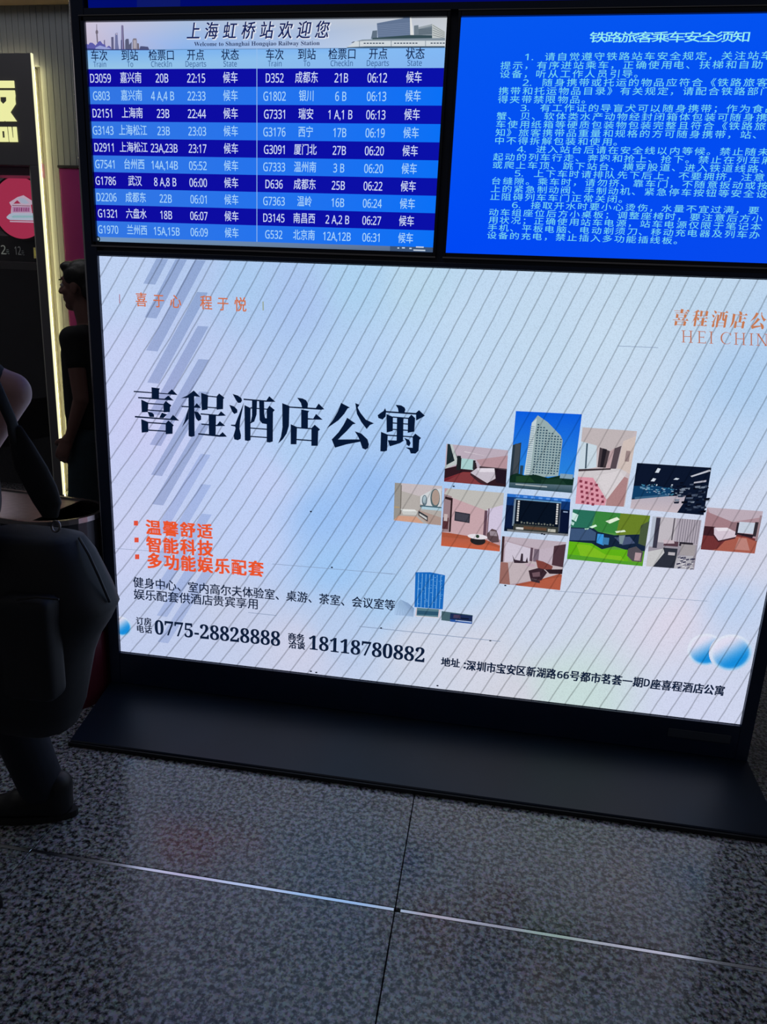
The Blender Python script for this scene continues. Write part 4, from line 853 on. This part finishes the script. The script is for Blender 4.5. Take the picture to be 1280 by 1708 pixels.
# ================================================================== PEOPLE
def ball_m(c, r, sub=2):
    bm = bmesh.new(); bmesh.ops.create_icosphere(bm, subdivisions=sub, radius=1)
    rx, ry, rz = (r, r, r) if not isinstance(r, tuple) else r
    for v in bm.verts: v.co = Vector((v.co.x*rx, v.co.y*ry, v.co.z*rz))+Vector(c)
    return bm_mesh(bm)
def cone_m(a, b, ra, rb, flat_=1.0, axis=None):
    "round-ended tapered limb; flat_ squashes it across axis"
    a, b = Vector(a), Vector(b); d = (b-a); L = d.length; d.normalize()
    up = Vector(axis) if axis else (Vector((0,1,0)) if abs(d.y) < .9 else Vector((1,0,0)))
    s = (up-d*up.dot(d)).normalized(); t = d.cross(s); bm = bmesh.new(); seg = 18; prof = []
    for i in range(6): th = math.pi/2*(i/6); prof.append((-ra*math.cos(th), ra*math.sin(th)))
    prof.append((0, ra)); prof.append((L, rb))
    for i in range(1, 6): th = math.pi/2*(i/6); prof.append((L+rb*math.sin(th), rb*math.cos(th)))
    prof[0] = (-ra, 0.0005); prof.append((L+rb, .0005)); rings = []
    for h, r in prof: rings.append([bm.verts.new(a+d*h+s*r*flat_*math.cos(2*math.pi*k/seg)+t*r*math.sin(2*math.pi*k/seg)) for k in range(seg)])
    for A, B in zip(rings, rings[1:]):
        for k in range(seg): bm.faces.new((A[k], A[(k+1)%seg], B[(k+1)%seg], B[k]))
    bm.faces.new(rings[0][::-1]); bm.faces.new(rings[-1]); bmesh.ops.recalc_face_normals(bm, faces=bm.faces[:])
    return bm_mesh(bm)
def fuse(meshes, voxel=.007, smooth=6, fac=.5, cut=None):
    me = join_meshes(meshes); o = bpy.data.objects.new('tmp', me); COL.objects.link(o)
    r = o.modifiers.new('r', 'REMESH'); r.mode = 'VOXEL'; r.voxel_size = voxel
    s = o.modifiers.new('s', 'SMOOTH'); s.factor = fac; s.iterations = smooth
    dg = bpy.context.evaluated_depsgraph_get(); out = bpy.data.meshes.new_from_object(o.evaluated_get(dg))
    bpy.data.objects.remove(o)
    if cut:
        bm = bmesh.new(); bm.from_mesh(out)
        for co, no in cut:
            g = bm.verts[:]+bm.edges[:]+bm.faces[:]
            res = bmesh.ops.bisect_plane(bm, geom=g, plane_co=co, plane_no=no, clear_outer=True)
            ed = [e for e in res['geom_cut'] if isinstance(e, bmesh.types.BMEdge)]
            if ed: 
                try: bmesh.ops.holes_fill(bm, edges=ed, sides=0)
                except Exception: pass
        out2 = bm_mesh(bm); out = out2
    for p in out.polygons: p.use_smooth = True
    return out
def hand(wrist, dirv, palm_n, side, curl=.6, k=1.0):
    "palm and five curved fingers; dirv = pointing, palm_n = palm normal, side = thumb side"
    w = Vector(wrist); d = Vector(dirv).normalized(); n = Vector(palm_n).normalized(); n = (n-d*n.dot(d)).normalized(); s = Vector(side); s = (s-d*s.dot(d)-n*s.dot(n)).normalized()
    out = [cone_m(w, w+d*.075*k, .026*k, .036*k, .5, n), cone_m(w+s*.016*k, w+d*.08*k+s*.02*k, .02*k, .02*k, .7, n)]
    for i, (o, ln) in enumerate(((.030, .070), (.010, .078), (-.010, .072), (-.029, .058))):
        p = w+d*.082*k+s*o*k; a = 0; dd = d.copy()
        for j, f in enumerate((.45, .32, .23)):
            a += curl*(.5 if j == 0 else .8); dd = d*math.cos(a)+n*math.sin(a); q = p+dd*ln*f*k*1.15
            out.append(cone_m(p, q, (.0095-.001*j)*k, (.0088-.001*j)*k)); p = q
    p = w+d*.02*k+s*.028*k
    for j, f in enumerate((.035, .028, .022)):
        dd = (d*.75+s*(.75-.35*j)+n*.35*(j+.5)).normalized(); q = p+dd*f*k; out.append(cone_m(p, q, (.0125-.0015*j)*k, (.011-.0015*j)*k)); p = q
    return out
def head(c, fwd, h=.235):
    "head centred at c looking along horizontal fwd; returns body pieces and hair pieces"
    c = Vector(c); f = Vector(fwd).normalized(); s = Vector((0,0,1)).cross(f); up = Vector((0,0,1)); k = h/.235
    X = lambda a, b, z: c+f*a*k+s*b*k+up*z*k
    def E(cc, a, b, z):   # oriented ellipsoid
        m = ball_m((0,0,0), 1, 3); M_ = Matrix(((f.x*a*k, s.x*b*k, 0, cc.x), (f.y*a*k, s.y*b*k, 0, cc.y), (0, 0, z*k, cc.z), (0,0,0,1))); m.transform(M_); return m
    pcs = [E(X(-.012,0,.028), .098, .076, .090), E(X(.022,0,-.028), .070, .060, .082), E(X(.052,0,-.088), .034, .034, .026),
           cone_m(X(.086,0,.014), X(.108,0,-.022), .009*k, .014*k), E(X(.100,.011,-.026), .010, .009, .008), E(X(.100,-.011,-.026), .010, .009, .008),
           E(X(.083,0,-.052), .014, .024, .007), E(X(.081,0,-.064), .014, .021, .007), E(X(.078,0,.038), .016, .045, .010)]
    for sg in (1, -1): pcs += [E(X(-.008,.078*sg,-.008), .020, .008, .031), E(X(.070,.03*sg,.018), .012, .014, .009), E(X(.056,.044*sg,-.022), .02, .018, .02)]
    hair = [E(X(-.020,0,.046), .104, .084, .088), E(X(-.062,0,.0), .058, .074, .070), E(X(.045,0,.090), .05, .062, .032), E(X(-.01,.066,.05), .06, .022, .04), E(X(-.01,-.066,.05), .06, .022, .04)]
    return pcs, hair, X
skinA = pbr('skin', (168, 128, 122), .5, noise=.05, scale=14); skinB = pbr('skin_tanned', (120, 84, 76), .55)
m_shirt = pbr('black_cotton', (20, 21, 26), .85, noise=.2, scale=30, bump=.4); m_trous = pbr('dark_trousers', (20, 27, 40), .85, noise=.25, scale=12, bump=.4)
m_trousB = pbr('dark_teal_trousers', (38, 56, 66), .85, noise=.2, scale=12); m_hair = pbr('black_hair', (14, 13, 14), .45, noise=.3, scale=60, stretch=(3, 3, .5), bump=.5)
m_shoe = pbr('black_shoe', (12, 12, 15), .5, noise=.3, scale=30); m_sole = pbr('shoe_sole', (30, 30, 32), .7); m_white = pbr('eye_white', (190, 186, 184), .3); m_iris = pbr('dark_iris', (24, 16, 12), .2)
def person(nm, label, root, J, facing, skin, shirt, trous, sleeve, neckz, headc, headfwd, feet, headh=.235, vox=.007, arm=1.0):
    t = thing(nm, label, 'person', root)
    V_ = {k: Vector(v) for k, v in J.items()}
    hp, hair, X = head(headc, headfwd, headh)
    b = list(hp)
    side = Vector((0,0,1)).cross(Vector(facing)).normalized()
    b += [cone_m(V_['neck'], Vector(headc)+Vector((0,0,-.05)), .060, .054)]
    b += [cone_m(V_['chest'], V_['neck']+Vector((0,0,-.03)), .125, .07), cone_m(V_['pelvis'], V_['chest'], .125, .13)]
    for s_ in ('l', 'r'):
        b += [cone_m(V_['neck']+Vector((0,0,-.05)), V_['sh_'+s_], .055, .052), cone_m(V_['sh_'+s_], V_['el_'+s_], .047*arm, .037*arm), cone_m(V_['el_'+s_], V_['wr_'+s_], .038*arm, .024*arm, .9)]
        hd = V_.get('hd_'+s_, V_['wr_'+s_]-V_['el_'+s_]); b += hand(V_['wr_'+s_], hd, V_.get('pn_'+s_, -side), V_.get('th_'+s_, Vector(facing)))
        b += [cone_m(V_['hip_'+s_], V_['kn_'+s_], .08, .055), cone_m(V_['kn_'+s_], V_['an_'+s_], .052, .036)]
    link('body', fuse(b, vox*.8, 4), skin, t, label='bare skin')
    fw = Vector(facing)
    # shirt
    c_ = [cone_m(V_['pelvis']+Vector((0,0,-.05)), V_['chest'], .150, .150), cone_m(V_['chest'], V_['neck']+Vector((0,0,-.06)), .15, .085)]
    wid = [(V_['sh_l']+V_['chest'])/2, (V_['sh_r']+V_['chest'])/2]
    for q in wid: c_.append(cone_m(q, q+Vector((0,0,-.3)), .11, .11))
    for s_ in ('l', 'r'):
        e = V_['sh_'+s_]+(V_['el_'+s_]-V_['sh_'+s_])*sleeve
        c_ += [cone_m(V_['neck']+Vector((0,0,-.07)), V_['sh_'+s_], .075, .066), cone_m(V_['sh_'+s_], e, .066, .058)]
    link('shirt', fuse(c_, vox, 6), shirt, t)
    tr_ = [cone_m(V_['pelvis'], V_['pelvis']+Vector((0,0,.06)), .145, .135)]
    for s_ in ('l', 'r'):
        tr_ += [cone_m(V_['hip_'+s_], V_['kn_'+s_], .098, .075), cone_m(V_['kn_'+s_], V_['an_'+s_], .075, .066)]
    link('trousers', fuse(tr_, vox, 6), trous, t)
    link('hair', fuse(hair, vox*.8, 2, cut=[(X(.062,0,.06), (Vector(headfwd).normalized()*.9+Vector((0,0,-.45))))]), m_hair, t)
    for sg in (1, -1):
        e = ball_m(X(.0765,.031*sg,.006), .0125, 2); ey = link('eye', e, m_white, t); link('iris', ball_m(X(.0870,.0315*sg,.006), .0048, 2), m_iris, ey)
        link('eyebrow', cone_m(X(.094,.018*sg,.032), X(.086,.046*sg,.030), .0035, .003), m_hair, t)
    for (heel, toe) in feet:
        h_, to = Vector(heel), Vector(toe); d = (to-h_).normalized()
        sh = fuse([cone_m(h_+Vector((0,0,.052)), h_+Vector((0,0,.11)), .042, .046), cone_m(h_+Vector((0,0,.045)), h_+d*.12+Vector((0,0,.05)), .044, .046), cone_m(h_+d*.1+Vector((0,0,.045)), h_+d*.21+Vector((0,0,.036)), .046, .034), cone_m(h_+d*.02+Vector((0,0,.10)), h_+d*.07+Vector((0,0,.08)), .042, .04)], .006, 4, cut=[(Vector((0,0,h_.z+.012)), Vector((0,0,-1)))])
        s2 = link('shoe', sh, m_shoe, t)
        sd = Vector((0,0,1)).cross(d); ol = []
        for i in range(28):
            a = 2*math.pi*i/28; rx = .142; u_ = math.cos(a); w2 = math.sin(a); ol.append(h_+d*(.085+rx*u_)+sd*(.046+.006*u_)*w2)
        bm = bmesh.new(); lo = [bm.verts.new((p.x, p.y, h_.z+.0)) for p in ol]; hi = [bm.verts.new((p.x, p.y, h_.z+.022)) for p in ol]; bm.faces.new(lo[::-1]); bm.faces.new(hi)
        for i in range(28): bm.faces.new((lo[i], lo[(i+1)%28], hi[(i+1)%28], hi[i]))
        bmesh.ops.recalc_face_normals(bm, faces=bm.faces[:]); link('sole', bm_mesh(bm), m_sole, s2)
    return t
# person behind the kiosk, in profile, walking left
bx = -.70
PB = person('person', 'person with short black hair in black top, seen in profile behind the kiosk edge', (bx+.05, 1.0, 0),
 dict(neck=(bx+.045,1.0,1.50), chest=(bx+.055,1.0,1.28), pelvis=(bx+.05,1.0,.97), sh_l=(bx+.06,.82,1.43), el_l=(bx+.10,.79,1.14), wr_l=(bx+.02,.79,.93), sh_r=(bx+.06,1.18,1.43), el_r=(bx+.05,1.2,1.14), wr_r=(bx-.08,1.14,.97),
      hd_l=(-.5,0,-.9), hip_l=(bx+.05,.91,.93), kn_l=(bx+.0,.9,.50), an_l=(bx+.1,.9,.11), hip_r=(bx+.05,1.09,.93), kn_r=(bx+.02,1.1,.50), an_r=(bx-.04,1.1,.11)),
 (-1,0,0), skinB, m_shirt, m_trousB, .35, 1.5, (bx+.01,1.0,1.685), (-1,0,-.0), [((bx+.12,.9,0),(bx-.08,.9,0)), ((bx-.02,1.1,0),(bx-.22,1.1,0))], headh=.245)
# traveller in the foreground, mostly outside the frame, arm bent, bag on the shoulder
_sh, _el, _wr = P(-85, 622, -1.13), P(15, 655, -1.07), P(-62, 795, -1.16)
PA = person('person', 'person in black short sleeves with bent bare arm, cut off by the left picture edge', (.04, -.92, 0),
 dict(neck=(.02,-.93,1.50), chest=(.03,-.92,1.27), pelvis=(.04,-.92,.93), sh_l=_sh, el_l=_el, wr_l=_wr, sh_r=(.03,-.74,1.43), el_r=(.0,-.70,1.14), wr_r=(-.12,-.74,.95),
      hip_l=(.04,-1.01,.92), kn_l=(.06,-1.05,.50), an_l=(.155,-1.08,.12), hip_r=(.04,-.84,.92), kn_r=(.08,-.80,.50), an_r=(.125,-.725,.12)),
 (-1,0,0), skinA, m_shirt, m_trous, .52, 1.5, (-.01,-.93,1.675), (-1,0,0), [((.185,-1.08,0),(-.02,-1.10,0)), ((.175,-.715,0),(-.03,-.77,0))], headh=.235, arm=1.22)
# black travel bag hanging from the strap
yb = -.93
BG = thing('shoulder_bag', 'large black bag with padded strap hanging beside the kiosk at left', 'bag', (.36, yb, .54))
ol = [(885,-8,100),(893,-14,130),(920,-18,148),(950,-20,161),(980,-22,175),(1005,-22,184),(1030,-22,172),(1060,-20,153),(1090,-18,142),(1130,-18,136),(1170,-16,131),(1200,-12,122),(1212,0,100)]
bm = bmesh.new(); rings = []
for j, (v, ul, ur) in enumerate(ol):
    a, b_ = P(ul, v, yb), P(ur, v, yb); c0 = (a+b_)/2; hw = (b_.x-a.x)/2
    th_ = .13*(math.sin(math.pi*(j+.6)/(len(ol)+.2))**.5)
    ring = []
    for k in range(28):
        an = 2*math.pi*k/28; cx_, sx_ = math.cos(an), math.sin(an); ex = .75
        ring.append(bm.verts.new((c0.x+hw*math.copysign(abs(cx_)**ex, cx_), yb+th_*math.copysign(abs(sx_)**ex, sx_), c0.z)))
    rings.append(ring)
for A, B_2 in zip(rings, rings[1:]):
    for k in range(28): bm.faces.new((A[k], A[(k+1)%28], B_2[(k+1)%28], B_2[k]))
bm.faces.new(rings[0]); bm.faces.new(rings[-1][::-1]); bmesh.ops.recalc_face_normals(bm, faces=bm.faces[:])
m_bag = pbr('black_nylon', (9, 12, 20), .65, noise=.3, scale=9, bump=.8)
link('bag_body', bm_mesh(bm, smooth=True), m_bag, BG)
# flap edge piping and front pocket
def bp(u, v, dy=0): return P(u, v, yb-.125+dy)
link('piping', tube([P(132,897,yb), P(148,925,yb-.02), P(165,962,yb-.02), P(183,1004,yb)], .0035), pbr('piping', (40, 46, 56), .5), BG)
pk_ = fuse([box(P(20,1040,yb-.1).x, P(105,1040,yb-.1).x, yb-.165, yb-.09, P(60,1150,yb-.1).z, P(60,985,yb-.1).z, .02, 3)], .008, 6)
link('front_pocket', pk_, m_bag, BG)
link('zip', tube([P(28,1000,yb-.165), P(62,996,yb-.166), P(98,1000,yb-.165)], .003, 6), m_sole, BG)
# strap: thin webbing over the forearm widening into a padded sleeve
ys = -1.16
def st(u, v, y): return P(u, v, y)
link('strap', tube([st(-50,570,-1.16), st(-22,612,-1.19), st(0,660,-1.19), st(18,700,-1.17), st(30,735,-1.13)], [(.005,.013)]*5, 10), m_shirt, BG)
link('strap_pad', tube([st(24,712,-1.15), st(36,742,-1.12), st(52,780,-1.08), st(68,812,-1.03), st(79,838,-.99), st(84,862,-.97)], [(.008,.014),(.012,.024),(.014,.034),(.014,.035),(.012,.032),(.006,.018)], 14), m_shirt, BG)
link('strap_ring', tube([P(93+7*math.cos(a*.5236), 878+9*math.sin(a*.5236), -.96) for a in range(12)], .0028, 6, closed=True), m_steel, BG, label='metal ring')
